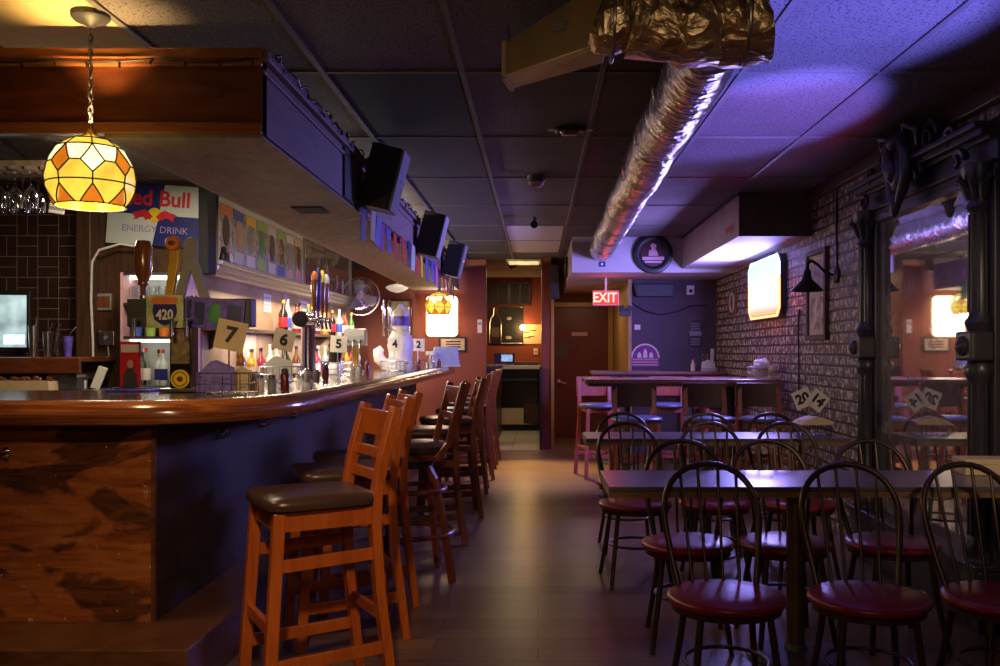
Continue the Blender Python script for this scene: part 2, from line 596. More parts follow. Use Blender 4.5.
M['tilewall'] = weave_tile('brown_weave_tile', (0.030, 0.014, 0.010), (0.060, 0.030, 0.022), (0.30, 0.20, 0.16), 0.15, 0.0022)
M['redwall'] = mat('oxblood_wall', (0.27, 0.066, 0.035), 0.55, var=0.10, scale=3)
M['purplewall'] = mat('plum_wall', (0.085, 0.055, 0.085), 0.6, var=0.12, scale=3)
M['plaster'] = mat('grubby_white_plaster', (0.55, 0.49, 0.50), 0.7, var=0.12, scale=3)
M['boxdark'] = mat('brown_board', (0.12, 0.085, 0.085), 0.7)
M['woodyellow'] = wood('varnished_pine', (0.42, 0.22, 0.06), (0.58, 0.34, 0.11), (8, 8, 0.6), 0.35)
M['woodwall'] = wood('dark_panel_wood', (0.055, 0.026, 0.015), (0.11, 0.05, 0.025), (5, 5, 0.6), 0.4)
M['fascia'] = wood('reddish_veneer', (0.11, 0.026, 0.011), (0.22, 0.060, 0.020), (0.7, 1, 5), 0.4, 0.2, 2.2, 2.5)
M['fascia_side'] = wood('dull_veneer', (0.22, 0.15, 0.15), (0.30, 0.21, 0.21), (1, 0.7, 4), 0.6, 0.0, 2.2)
M['fascia_trim'] = wood('trim_wood', (0.30, 0.09, 0.03), (0.42, 0.15, 0.05), (0.6, 1, 8), 0.35)
M['underside'] = wood('plywood', (0.26, 0.185, 0.12), (0.40, 0.30, 0.205), (1.6, 0.8, 1), 0.6, 0.0, 2.6, 4.0)
M['barfront'] = burl_front()
M['barside'] = wood('dark_side_veneer', (0.014, 0.007, 0.005), (0.050, 0.022, 0.015), (1, 0.7, 3), 0.65, 0.0, 3, 2)
M['rail'] = wood('polished_rail', (0.13, 0.032, 0.010), (0.36, 0.125, 0.036), (0.35, 0.35, 9), 0.16, 0.7, 5, 1.5)
M['bartop'] = wood('lacquered_bar_top', (0.035, 0.020, 0.012), (0.075, 0.040, 0.022), (0.6, 3, 1), 0.12, 0.5, 4, 1.5)
M['step'] = wood('step_wood', (0.075, 0.026, 0.012), (0.15, 0.060, 0.025), (0.7, 0.7, 4), 0.4, 0.1, 3, 2)
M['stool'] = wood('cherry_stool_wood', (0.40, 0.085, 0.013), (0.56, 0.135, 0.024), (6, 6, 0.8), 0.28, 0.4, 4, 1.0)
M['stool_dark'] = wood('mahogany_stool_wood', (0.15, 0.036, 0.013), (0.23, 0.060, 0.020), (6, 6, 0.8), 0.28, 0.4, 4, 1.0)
M['vinyl'] = mat('black_brown_vinyl', (0.070, 0.036, 0.030), 0.30, spec=0.6)
M['vinyl_navy'] = mat('navy_grey_vinyl', (0.09, 0.10, 0.19), 0.35, spec=0.6)
M['vinyl_red'] = mat('oxblood_vinyl', (0.23, 0.012, 0.018), 0.34, spec=0.5, var=0.15)
M['chair_metal'] = mat('dark_brown_metal', (0.085, 0.055, 0.045), 0.30, metal=0.7, spec=0.5)
M['post'] = mat('bronzed_steel_post', (0.22, 0.16, 0.10), 0.35, metal=0.8)
M['tabletop'] = wood('table_laminate', (0.085, 0.070, 0.085), (0.14, 0.115, 0.135), (0.7, 8, 1), 0.33, 0.3, 3, 1)
M['tableedge'] = wood('table_edge', (0.22, 0.12, 0.05), (0.32, 0.18, 0.08), (1, 8, 8), 0.4)
M['hightop'] = wood('high_table_top', (0.20, 0.085, 0.080), (0.30, 0.14, 0.13), (0.7, 8, 1), 0.25, 0.3, 3, 1)
M['highstool'] = wood('red_stained_wood', (0.30, 0.060, 0.045), (0.42, 0.10, 0.07), (5, 5, 0.7), 0.35)
M['highback'] = wood('dark_and_shaded_red_wood', (0.050, 0.014, 0.012), (0.075, 0.022, 0.018), (5, 5, 0.7), 0.4)
M['foil'] = None
M['black'] = mat('black_paint', (0.015, 0.014, 0.015), 0.45)
M['blackgloss'] = mat('black_gloss', (0.012, 0.012, 0.013), 0.15)
M['blackcarve'] = mat('black_carved_wood', (0.040, 0.036, 0.046), 0.34, spec=0.5)
M['grillcloth'] = mat('speaker_cloth', (0.32, 0.31, 0.35), 0.8)
M['chrome'] = mat('chrome', (0.75, 0.74, 0.76), 0.12, metal=1.0, var=0.04)
M['steel'] = mat('steel', (0.50, 0.50, 0.52), 0.3, metal=1.0, var=0.06)
M['brass'] = mat('brass', (0.60, 0.38, 0.12), 0.25, metal=1.0, var=0.06)
M['white'] = mat('white_plastic', (0.78, 0.75, 0.72), 0.4, var=0.04)
M['cream'] = mat('cream_card', (0.80, 0.62, 0.36), 0.6, var=0.05)
M['paper'] = mat('white_paper', (0.82, 0.78, 0.72), 0.7, var=0.04)
M['kraft'] = mat('tan_card', (0.62, 0.50, 0.34), 0.7, var=0.08)
M['tanwall'] = mat('brown_back_wall', (0.36, 0.24, 0.13), 0.55, var=0.3, scale=3)
M['ink'] = mat('black_ink', (0.012, 0.012, 0.012), 0.6)
M['red'] = mat('red_paint', (0.62, 0.02, 0.03), 0.5)
M['darkred'] = mat('dark_red_door_paint', (0.17, 0.032, 0.022), 0.35, var=0.1, scale=3)
M['navy'] = mat('navy_paint', (0.02, 0.025, 0.17), 0.4)
M['silver'] = mat('pale_silver_paint', (0.58, 0.66, 0.62), 0.4, var=0.04)
M['yellow'] = mat('yellow_paint', (0.82, 0.60, 0.03), 0.45)
M['gold'] = mat('gold_paint', (0.72, 0.42, 0.06), 0.35, metal=0.3)
M['orange'] = mat('orange_paint', (0.75, 0.22, 0.04), 0.5)
M['green'] = mat('green_paint', (0.06, 0.30, 0.10), 0.5)
M['limegreen'] = mat('lime_print', (0.33, 0.55, 0.12), 0.5)
M['blue'] = mat('blue_paint', (0.06, 0.12, 0.50), 0.5)
M['plaque'] = mat('green_cream_print', (0.50, 0.56, 0.30), 0.5, var=0.5, scale=14)
M['violet'] = mat('violet_print', (0.13, 0.09, 0.56), 0.5, var=0.45, scale=30)
M['inkviolet'] = mat('muted_violet_ink', (0.34, 0.26, 0.52), 0.5)
M['purple'] = mat('purple_cloth', (0.28, 0.05, 0.28), 0.7)
M['pinkprint'] = mat('pale_pink_print', (0.62, 0.36, 0.40), 0.6)
M['brownwood'] = wood('turned_brown_wood', (0.15, 0.045, 0.015), (0.25, 0.085, 0.028), (8, 8, 1), 0.2, 0.6)
M['grey'] = mat('grey_paint', (0.30, 0.30, 0.31), 0.5)
M['darkgrey'] = mat('dark_grey_plastic', (0.06, 0.06, 0.065), 0.5)
M['amberglass'] = mat('amber_bottle_glass', (0.20, 0.07, 0.015), 0.08, spec=0.8)
M['greenglass'] = mat('green_bottle_glass', (0.03, 0.13, 0.04), 0.08, spec=0.8)
M['darkglass'] = mat('dark_bottle_glass', (0.02, 0.012, 0.012), 0.08, spec=0.8)
M['clearglass'] = glassy('clear_glass', (0.9, 0.92, 0.95), 0.03, 0.30)
M['winedark'] = mat('dark_red_sauce', (0.16, 0.02, 0.03), 0.2)
M['winered'] = mat('red_liquor', (0.35, 0.03, 0.05), 0.1, spec=0.8)
M['tilefloor'] = brick_mat('pale_floor_tile', (0.60, 0.52, 0.42), (0.66, 0.58, 0.47), (0.25, 0.2, 0.16), 0.33, 0.33, 0.006, (0, 1), 0.35, 0.2, offset=0.0)


def foil_mat(tint=(0.72, 0.68, 0.66), rough=0.26):
    m, nt, b = base_mat('crumpled_foil')
    tc = nt.nodes.new('ShaderNodeTexCoord')
    n = nt.nodes.new('ShaderNodeTexNoise'); n.inputs['Scale'].default_value = 9; n.inputs['Detail'].default_value = 5; n.inputs['Distortion'].default_value = 1.5
    v = nt.nodes.new('ShaderNodeTexVoronoi'); v.inputs['Scale'].default_value = 14
    mp = nt.nodes.new('ShaderNodeMapping'); mp.inputs['Scale'].default_value = (1, 2.0, 1)
    nt.links.new(tc.outputs['Object'], mp.inputs['Vector'])
    nt.links.new(mp.outputs[0], n.inputs['Vector']); nt.links.new(mp.outputs[0], v.inputs['Vector'])
    a = nt.nodes.new('ShaderNodeMath'); a.operation = 'ADD'
    nt.links.new(n.outputs[0], a.inputs[0]); nt.links.new(v.outputs['Distance'], a.inputs[1])
    bp = nt.nodes.new('ShaderNodeBump'); bp.inputs['Strength'].default_value = 0.55; bp.inputs['Distance'].default_value = 0.03
    nt.links.new(a.outputs[0], bp.inputs['Height']); nt.links.new(bp.outputs[0], b.inputs['Normal'])
    b.inputs['Base Color'].default_value = tint + (1,)
    b.inputs['Metallic'].default_value = 1.0
    b.inputs['Roughness'].default_value = rough
    return m


M['foil'] = foil_mat()
M['foil_gold'] = foil_mat((0.85, 0.66, 0.36), 0.36)  # same foil with the warm front light put into its tint
M['sheetmetal'] = mat('galvanised_sheet', (0.66, 0.53, 0.28), 0.5, metal=0.8, var=0.15, scale=6)


def mirror_mat():
    m, nt, b = base_mat('dusty_mirror')
    tc = nt.nodes.new('ShaderNodeTexCoord')
    n = nt.nodes.new('ShaderNodeTexNoise'); n.inputs['Scale'].default_value = 3.5; n.inputs['Detail'].default_value = 8; n.inputs['Roughness'].default_value = 0.7
    nt.links.new(tc.outputs['Object'], n.inputs['Vector'])
    r = nt.nodes.new('ShaderNodeValToRGB')
    r.color_ramp.elements[0].position = 0.42; r.color_ramp.elements[1].position = 0.74
    r.color_ramp.elements[0].color = (0.10, 0.10, 0.10, 1); r.color_ramp.elements[1].color = (0.60, 0.60, 0.60, 1)
    nt.links.new(n.outputs[0], r.inputs[0])
    d = nt.nodes.new('ShaderNodeBsdfDiffuse'); d.inputs['Color'].default_value = (0.55, 0.5, 0.5, 1)
    mx = nt.nodes.new('ShaderNodeMixShader')
    nt.links.new(r.outputs[0], mx.inputs[0])
    b.inputs['Base Color'].default_value = (0.80, 0.78, 0.78, 1)
    b.inputs['Metallic'].default_value = 1.0
    b.inputs['Roughness'].default_value = 0.03
    nt.links.new(b.outputs[0], mx.inputs[1]); nt.links.new(d.outputs[0], mx.inputs[2])
    nt.links.new(mx.outputs[0], nt.nodes['Material Output'].inputs['Surface'])
    return m


M['mirror'] = mirror_mat()

# ------------------------------------------------------------------ geometry constants
CZ = 2.49            # ceiling
WR = 2.10            # right brick wall plane
XB, YB = -1.035, 3.457   # bar edge lines (side, front)
ZT = 1.07            # bar top
SX, SY = -1.035, 3.44    # soffit faces
SZ0, SZ1 = 2.07, 2.385

# ------------------------------------------------------------------ shell
struct(MB().box(-4.2, 2.3, -1.5, 11.76, -0.1, 0).box(0.05, 2.3, 11.76, 15.4, -0.1, 0).build('floor', M['floor']))
struct(MB().box(-4.2, 0.05, 11.76, 15.4, -0.1, 0).build('floor_kitchen', M['tilefloor']))
struct(MB().box(-4.2, 2.3, -1.5, 15.4, CZ, CZ + 0.08).build('ceiling', M['ceiling']))
# individual odd tiles laid into the grid (grid: 0.61 x 1.22)
GX = [-0.33 + 0.61 * k for k in range(-6, 5)]
GY = [4.0 + 1.22 * k for k in range(-4, 9)]
struct(MB().box(-0.92, -0.35, 4.02, 5.20, CZ - 0.004, CZ + 0.01).build('ceiling_tile_black', M['tile_black']))
dk = MB()
for k in range(1, 7):
    dk.box(-0.92, -0.35, 4.02 + 1.22 * k, 5.20 + 1.22 * k, CZ - 0.004, CZ + 0.01)
struct(dk.build('ceiling_tile_dark', M['tile_dark']))
pale = MB()
for k in range(-3, 1):
    pale.box(-2.14, -1.57, 4.0 + 1.22 * (k - 1) + 0.02, 4.0 + 1.22 * k - 0.02, CZ - 0.004, CZ + 0.01)
struct(pale.build('ceiling_tile_pale', M['tile_pale']))
wt = MB()
wt.box(-0.31, 0.25, 8.90, 10.08, CZ - 0.004, CZ + 0.01)
wt.box(-0.31, 0.25, 10.12, 11.30, CZ - 0.004, CZ + 0.01)
struct(wt.build('ceiling_tile_white', M['tile_white']))
g = MB()
for x in GX:
    g.box(x - 0.012, x + 0.012, -1.4, 13.3, CZ - 0.009, CZ + 0.005)
for y in GY:
    g.box(-4.0, 2.1, y - 0.010, y + 0.010, CZ - 0.007, CZ + 0.004)
struct(g.build('trim_1', M['tbar']))

struct(MB().box(WR, WR + 0.2, -1.5, 10.8, 0, CZ).build('wall_right', M['brick']))
struct(MB().box(1.1, WR + 0.2, 10.8, 10.95, 0, CZ).build('wall_back_right', M['purplewall']))
struct(MB().box(1.1, 1.2, 10.95, 13.5, 0, CZ).build('wall_passage_side', M['woodyellow']))
dw = MB()
dw.box(0.17, 1.1, 13.4, 13.5, 1.97, CZ)
dw.box(0.17, 0.20, 13.4, 13.5, 0, 1.97)
struct(dw.build('wall_back_door', M['redwall']))
struct(MB().box(0.05, 0.17, 11.95, 15.2, 0, CZ).build('wall_kitchen_right', M['redwall']))
struct(MB().box(-2.45, -0.69, 12.2, 12.32, 0, CZ).build('wall_back_left', M['redwall']))
struct(MB().box(-2.45, SX, 12.05, 12.2, 2.34, CZ).build('trim_2', M['boxdark']))
struct(MB().box(-0.96, -0.86, 12.32, 15.2, 0, CZ).build('wall_kitchen_left', M['redwall']))
struct(MB().box(-1.0, 0.2, 15.2, 15.3, 0, CZ).build('wall_kitchen_back', M['redwall']))
struct(MB().box(-2.6, -2.45, 6.6, 12.32, 0, CZ).build('wall_left', M['woodwall']))
struct(MB().box(-4.2, -3.28, 6.6, 6.75, 0, CZ).build('wall_left_tile', M['tilewall']))
struct(MB().box(-3.28, -2.45, 6.62, 6.75, 0, CZ).build('wall_left_panel', M['woodwall']))
struct(MB().box(-4.2, -4.1, -1.5, 6.6, 0, CZ).build('wall_left_front', M['woodwall']))
struct(MB().box(-3.28, -3.17, 6.50, 6.62, 0, CZ).build('trim_3', M['woodwall'], bevel=0.01))
struct(MB().box(-4.2, 2.3, -1.6, -1.5, 0, CZ).build('wall_front', M['woodwall']))

# bulkhead and dropped box on the right
b = MB()
b.box(0.363, WR, 9.8, 13.4, 2.11, CZ)
struct(b.build('bulkhead', M['plaster']))
b = MB()
b.box(1.54, WR, 7.03, 9.8, 2.15, CZ)
o = b.build('bulkhead_box', [M['plaster'], M['boxdark']])
for p in o.data.polygons:
    if p.normal.y < -0.9:
        p.material_index = 1
struct(o)
struct(MB().box(1.535, 1.54, 7.03, 9.8, 2.465, CZ).box(0.358, 0.363, 9.8, 12.0, 2.465, CZ).build('trim_4', M['black']))

# soffit over the bar
sf = MB()
sf.box(-4.1, SX, SY, SY + 0.06, SZ0 + 0.02, SZ1)
o = sf.build('soffit', M['fascia'])
struct(o)
sd = MB()
sd.box(SX - 0.05, SX, SY + 0.005, 12.05, SZ0 + 0.01, SZ1)
struct(sd.build('soffit_side', M['fascia_side']))
tr = MB()
tr.box(-4.1, SX, SY - 0.02, SY, SZ0 + 0.012, SZ0 + 0.055)
tr.box(-4.1, SX + 0.004, SY - 0.025, SY, SZ1 - 0.05, SZ1 - 0.025)
tr.box(-4.1, SX + 0.012, SY - 0.04, SY + 0.05, SZ1 - 0.025, SZ1 + 0.012)
struct(tr.build('trim_5', M['fascia_trim'], bevel=0.006))
tr = MB()
tr.box(SX, SX + 0.03, SY - 0.02, 12.0, SZ1 - 0.03, SZ1 + 0.012)
tr.box(SX, SX + 0.012, SY, 12.0, SZ1 - 0.075, SZ1 - 0.055)
struct(tr.build('trim_6', M['fascia_side'], bevel=0.006))
un = MB()
for k in range(4):
    un.box(-1.62, SX, SY + 0.003 + k * 2.15, SY + 0.003 + (k + 1) * 2.15 - 0.006 if k < 3 else 12.05, SZ0, SZ0 + 0.018)
struct(un.build('soffit_underside', M['underside']))
struct(MB().box(-1.37, -1.20, 5.08, 5.30, SZ0 - 0.006, SZ0).build('trim_16', M['tile_black']))
struct(MB().box(-1.66, -1.62, SY + 0.06, 12.05, SZ0 + 0.005, SZ0 + 0.05).build('trim_7', M['grey'], bevel=0.008))


# ------------------------------------------------------------------ bar
def bar_path(n=8):
    P = [(-4.08, YB), (-1.56, YB)]
    a, c, d = Vector((-1.56, YB)), Vector((-1.13, YB + 0.05)), Vector((XB, YB + 0.60))
    for i in range(1, n):
        t = i / n
        P.append(tuple((1 - t) ** 2 * a + 2 * t * (1 - t) * c + t * t * d))
    P += [tuple(d), (XB, 7.5), (XB, 11.5)]
    return [Vector(p) for p in P]


BP = bar_path()


def offset_path(path, off):
    out = []
    for i, p in enumerate(path):
        t = (path[min(i + 1, len(path) - 1)] - path[max(i - 1, 0)]).normalized()
        nrm = Vector((-t.y, t.x))     # to the left of travel = inwards
        out.append(p + nrm * off)
    return out


def sweep_profile(mb, path, prof):
    """prof: closed list of (inward offset, z)"""
    rings = []
    cols = [offset_path(path, o_) for o_, z in prof]
    for i in range(len(path)):
        rings.append([mb.bm.verts.new((cols[j][i].x, cols[j][i].y, prof[j][1])) for j in range(len(prof))])
    n = len(prof)
    for A, B in zip(rings, rings[1:]):
        for j in range(n):
            mb._f([A[j], A[(j + 1) % n], B[(j + 1) % n], B[j]])
    mb._f(rings[0]); mb._f(rings[-1][::-1])


bt = thing('bar_worktop', 'dark lacquered bar top with a rounded wooden rail, running the length of the bar', 'bar top', (0, 0, 0))
r = MB()
sweep_profile(r, BP, [(0.03, 0.985), (0.012, 0.992), (0.004, 1.008), (0.0, 1.025), (0.006, 1.047), (0.022, 1.066), (0.045, 1.079), (0.068, 1.082), (0.09, 1.077), (0.105, 1.066), (0.11, 1.055), (0.11, 0.985)])
r.build('rail', M['rail'], bt, smooth=35)
inner = offset_path(BP, 0.10)
slab = MB()
poly = [(p.x, p.y) for p in inner] + [(-1.87, 11.5), (-1.87, 4.72), (-4.08, 4.72)]
slab.prism(poly, 1.03, ZT - 0.003, lambda u, v, w: (u, v, w))
slab.build('slab', M['bartop'], bt)

bb = thing('bar_counter', 'veneered bar counter body with worn front panel, dark side panel and low foot step', 'bar', (0, 0, 0))
XP, YP = -1.52, 3.63
MB().box(-4.08, XP, YP, YP + 0.05, 0.0, 1.0).build('front_panel', M['barfront'], bb)
MB().box(XP - 0.05, XP + 0.001, YP + 0.001, 11.45, 0.0, 1.0).build('side_panel', M['barside'], bb)
st = MB()
pl = [(-4.08, 3.28), (-1.256, 3.28), (-1.256, 11.45), (XP, 11.45), (XP, YP), (-4.08, YP)]
st.prism(pl, 0.0, 0.2, lambda u, v, w: (u, v, w))
st.build('foot_step', M['step'], bb, bevel=0.006)
MB().box(XP - 0.01, XP + 0.006, YP - 0.006, YP + 0.01, 0.2, 0.98).build('corner_bead', M['step'], bb)
hooks = [(y, 0.87) for y in (4.35, 5.0, 5.65, 6.3, 7.0, 7.7, 8.4, 9.1)]


def hook_mesh():
    h = MB()
    h.box(0, 0.004, -0.012, 0.012, -0.02, 0.03)
    for s in (-1, 1):
        h.tube([(0.003, s * 0.004, 0.0), (0.02, s * 0.012, -0.012), (0.04, s * 0.025, -0.008), (0.05, s * 0.032, 0.012)], 0.0042, 6)
    h.tube([(0.003, 0, 0.015), (0.03, 0, 0.012), (0.045, 0, 0.03)], 0.004, 6)
    return h


hk = None
for y, z in hooks:
    if hk is None:
        hk = hook_mesh().build('hook', M['chrome'], bb, smooth=40, loc=(XP, y, z))
    else:
        c = hk.copy(); COL.objects.link(c); c.parent = bb; c.location = (XP, y, z)
c = hk.copy(); COL.objects.link(c); c.parent = bb; c.location = (-2.105, YP, 0.86); c.rotation_euler = (0, 0, -PI / 2)


# ------------------------------------------------------------------ wooden bar stools (local: faces -Y, origin on the floor)
def ladder_stool(name, label, wd, group):
    t = thing(name, label, 'bar stool', group=group)
    hw, fd, bd = 0.165, -0.18, 0.18
    # seat pad
    s = MB()
    n = 28
    prof = [(0.92, 0.712), (0.985, 0.717), (1.0, 0.730), (0.99, 0.744), (0.95, 0.753), (0.7, 0.760), (0.35, 0.762)]
    rings = []
    for f, z in prof:
        ring = []
        for k in range(n):
            a = 2 * PI * k / n
            ca, sa = math.cos(a), math.sin(a)
            e = 0.30
            x = math.copysign(abs(ca) ** e, ca) * 0.215 * f
            y = math.copysign(abs(sa) ** e, sa) * 0.205 * f - 0.012
            x *= 1.0 - 0.10 * (y + 0.2)
            ring.append(s.bm.verts.new((x, y, z)))
        rings.append(ring)
    for A, B in zip(rings, rings[1:]):
        for k in range(n):
            s._f([A[k], A[(k + 1) % n], B[(k + 1) % n], B[k]])
    s._f(rings[0][::-1]); s._f(rings[-1])
    s.build('seat', M['vinyl'], t, smooth=50)
    # front legs
    for sx in (-1, 1):
        MB().bar((sx * hw * 1.14, fd - 0.035, 0.0), (sx * hw, fd + 0.01, 0.705), 0.040, 0.042, up=(0, 1, 0)).build('front_leg', wd, t, bevel=0.004)
    # rear posts, bent backwards above the seat
    for sx in (-1, 1):
        MB().ribbon([(sx * hw * 1.12, bd + 0.06, 0.0), (sx * hw * 1.04, bd + 0.012, 0.40), (sx * hw, bd, 0.62), (sx * hw, bd + 0.004, 0.74), (sx * hw, bd + 0.030, 0.88), (sx * hw, bd + 0.082, 1.062)], 0.036, 0.052, (1, 0, 0)).build('back_post', wd, t, bevel=0.004)
    # apron
    a = MB()
    a.box(-hw, hw, fd + 0.0, fd + 0.022, 0.64, 0.705)
    a.box(-hw, hw, bd - 0.02, bd + 0.002, 0.64, 0.705)
    for sx in (-1, 1):
        a.box(sx * hw - 0.011, sx * hw + 0.011, fd, bd, 0.64, 0.705)
    a.build('apron', wd, t)
    # back slats, slightly bowed
    for z0, z1, y in ((0.945, 1.045, bd + 0.060), (0.868, 0.908, bd + 0.032), (0.785, 0.825, bd + 0.016)):
        m = MB()
        pts = []
        for i in range(7):
            u = -1 + 2 * i / 6
            pts.append((u * hw, y + 0.014 * (1 - u * u), (z0 + z1) / 2))
        m.ribbon(pts, z1 - z0, 0.017, (0, 1, 0))
        m.build('back_slat', wd, t, bevel=0.003)
    # stretchers

    def leg_at(sx, front, z):
        if front:
            f = z / 0.705
            return Vector((sx * hw * (1.14 - 0.14 * f), fd - 0.035 + 0.045 * f, z))
        f = min(z / 0.62, 1)
        return Vector((sx * hw * (1.12 - 0.12 * f), bd + 0.06 * (1 - f) ** 1.3, z))
    for sx in (-1, 1):
        for z in (0.175, 0.52):
            MB().bar(leg_at(sx, True, z), leg_at(sx, False, z + 0.012), 0.018, 0.045).build('side_stretcher', wd, t, bevel=0.003)
    MB().bar(leg_at(-1, True, 0.30), leg_at(1, True, 0.30), 0.022, 0.045).build('foot_rail', wd, t, bevel=0.003)
    MB().bar(leg_at(-1, False, 0.30), leg_at(1, False, 0.30), 0.018, 0.042).build('back_stretcher', wd, t, bevel=0.003)
    return t


G_ST = 'stools along the bar'
ls = ladder_stool('bar_stool', 'orange cherry wood ladder back stool with black seat, nearest the camera at the bar corner', M['stool'], G_ST)
ls.location = (-0.835, 3.41, 0); ls.rotation_euler = (0, 0, math.radians(-60))
dup(ls, (-0.875, 4.12, 0), math.radians(-67), 'orange ladder back stool with black seat, second from the bar corner')
dup(ls, (-0.90, 4.64, 0), math.radians(-68), 'orange ladder back stool with glossy top slat, third from the bar corner')
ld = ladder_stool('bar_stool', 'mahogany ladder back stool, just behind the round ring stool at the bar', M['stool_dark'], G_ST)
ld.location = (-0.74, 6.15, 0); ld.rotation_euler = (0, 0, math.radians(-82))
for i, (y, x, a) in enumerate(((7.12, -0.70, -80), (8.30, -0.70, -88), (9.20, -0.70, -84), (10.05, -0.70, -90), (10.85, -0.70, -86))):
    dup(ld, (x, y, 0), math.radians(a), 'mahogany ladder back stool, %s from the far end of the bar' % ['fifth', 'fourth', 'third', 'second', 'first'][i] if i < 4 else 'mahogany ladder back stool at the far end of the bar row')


def swivel_stool():
    t = thing('swivel_stool', 'dark swivel bar stool with round seat and wooden foot ring, fourth from the bar corner', 'bar stool', group=G_ST)
    wd = M['stool_dark']
    MB().lathe([(0.19, 0.705), (0.205, 0.72), (0.205, 0.745), (0.18, 0.762), (0.10, 0.77)], 28).build('seat', M['vinyl'], t, smooth=50)
    MB().lathe([(0.17, 0.665), (0.19, 0.67), (0.19, 0.705), (0.17, 0.705)], 28).build('seat_ring', wd, t, smooth=40)
    MB().lathe([(0.10, 0.625), (0.12, 0.63), (0.12, 0.66), (0.08, 0.665)], 20).build('swivel_plate', M['darkgrey'], t, smooth=40)
    for a in (45, 135, 225, 315):
        c, s = math.cos(math.radians(a)), math.sin(math.radians(a))
        MB().ribbon([(c * 0.265, s * 0.265, 0), (c * 0.205, s * 0.205, 0.35), (c * 0.15, s * 0.15, 0.56), (c * 0.10, s * 0.10, 0.635)], 0.034, 0.034, (-s, c, 0)).build('leg', wd, t, bevel=0.004)
    for z, R in ((0.26, 0.232), (0.50, 0.185)):
        m = MB()
        m.tube([(R * math.cos(2 * PI * k / 28), R * math.sin(2 * PI * k / 28), z) for k in range(28)], 0.014, 8, closed=True)
        m.build('foot_ring', wd, t, smooth=60)
    for sx in (-1, 1):
        MB().ribbon([(sx * 0.165, 0.10, 0.68), (sx * 0.168, 0.17, 0.76), (sx * 0.168, 0.20, 0.88), (sx * 0.168, 0.255, 1.09)], 0.034, 0.036, (1, 0, 0)).build('back_post', wd, t, bevel=0.004)
    for z0, z1, y in ((0.975, 1.07, 0.235), (0.885, 0.925, 0.205)):
        m = MB()
        m.ribbon([(-0.165 + 0.33 * i / 6, y + 0.014 * (1 - (-1 + i / 3) ** 2), (z0 + z1) / 2) for i in range(7)], z1 - z0, 0.017, (0, 1, 0))
        m.build('back_slat', wd, t, bevel=0.003)
    return t


sw = swivel_stool()
sw.location = (-0.705, 5.14, 0); sw.rotation_euler = (0, 0, math.radians(-72))


# ------------------------------------------------------------------ hoop back chairs (face -Y)
def hoop_chair(label, group):
    t = thing('hoop_back_chair', label, 'chair', group=group)
    cm = M['chair_metal']
    MB().lathe([(0.175, 0.405), (0.196, 0.412), (0.203, 0.422), (0.202, 0.434), (0.19, 0.442), (0.10, 0.447), (0.04, 0.448)], 32).build('seat', M['vinyl_red'], t, smooth=60)
    MB().lathe([(0.15, 0.385), (0.186, 0.388), (0.186, 0.407), (0.15, 0.407)], 28).build('seat_rim', cm, t, smooth=40)
    for sx in (-1, 1):
        for sy in (-1, 1):
            m = MB()
            m.tube([(sx * 0.115, sy * 0.115, 0.40), (sx * 0.135, sy * 0.14, 0.22), (sx * 0.165, sy * 0.19, 0.0)], [0.0125, 0.0125, 0.011], 10)
            m.build('leg', cm, t, smooth=50)
    m = MB()
    m.tube([(0.142 * math.cos(2 * PI * k / 28) * 1.0, 0.150 * math.sin(2 * PI * k / 28), 0.21) for k in range(28)], 0.0075, 8, closed=True)
    m.build('leg_ring', cm, t, smooth=60)
    # hoop
    hp = []
    def hoop_pt(u):
        # u 0..1 from left foot over the top to the right foot
        keys = [(0.0, -0.140, 0.44), (0.10, -0.158, 0.54), (0.2, -0.172, 0.63), (0.3, -0.176, 0.715), (0.38, -0.146, 0.79), (0.45, -0.080, 0.842), (0.5, 0.0, 0.858)]
        v = u if u <= 0.5 else 1 - u
        for (a, xa, za), (b_, xb, zb) in zip(keys, keys[1:]):
            if a <= v <= b_ + 1e-9:
                f = (v - a) / (b_ - a)
                x = xa + (xb - xa) * f; z = za + (zb - za) * f
                break
        x = x if u <= 0.5 else -x
        y = 0.125 + 0.16 * (z - 0.44) / 0.43
        if z < 0.56:
            y -= 0.0
        return Vector((x, y, z))
    raw = [hoop_pt(i / 40) for i in range(41)]
    sm = raw[:]
    for _ in range(3):
        sm = [sm[0]] + [(sm[i - 1] + sm[i] * 2 + sm[i + 1]) / 4 for i in range(1, len(sm) - 1)] + [sm[-1]]
    MB().tube(sm, 0.0115, 10).build('back_hoop', cm, t, smooth=60)
    for x0, x1 in ((-0.085, -0.105), (-0.030, -0.038), (0.030, 0.038), (0.085, 0.105)):
        top = min(sm, key=lambda p: abs(p.x - x1) + (10 if p.z < 0.75 else 0))
        yb = math.sqrt(max(0.0, 0.17 ** 2 - x0 * x0)) - 0.005
        MB().tube([(x0, yb, 0.44), (x1, top.y, top.z)], 0.0062, 8).build('spindle', cm, t, smooth=60)
    return t


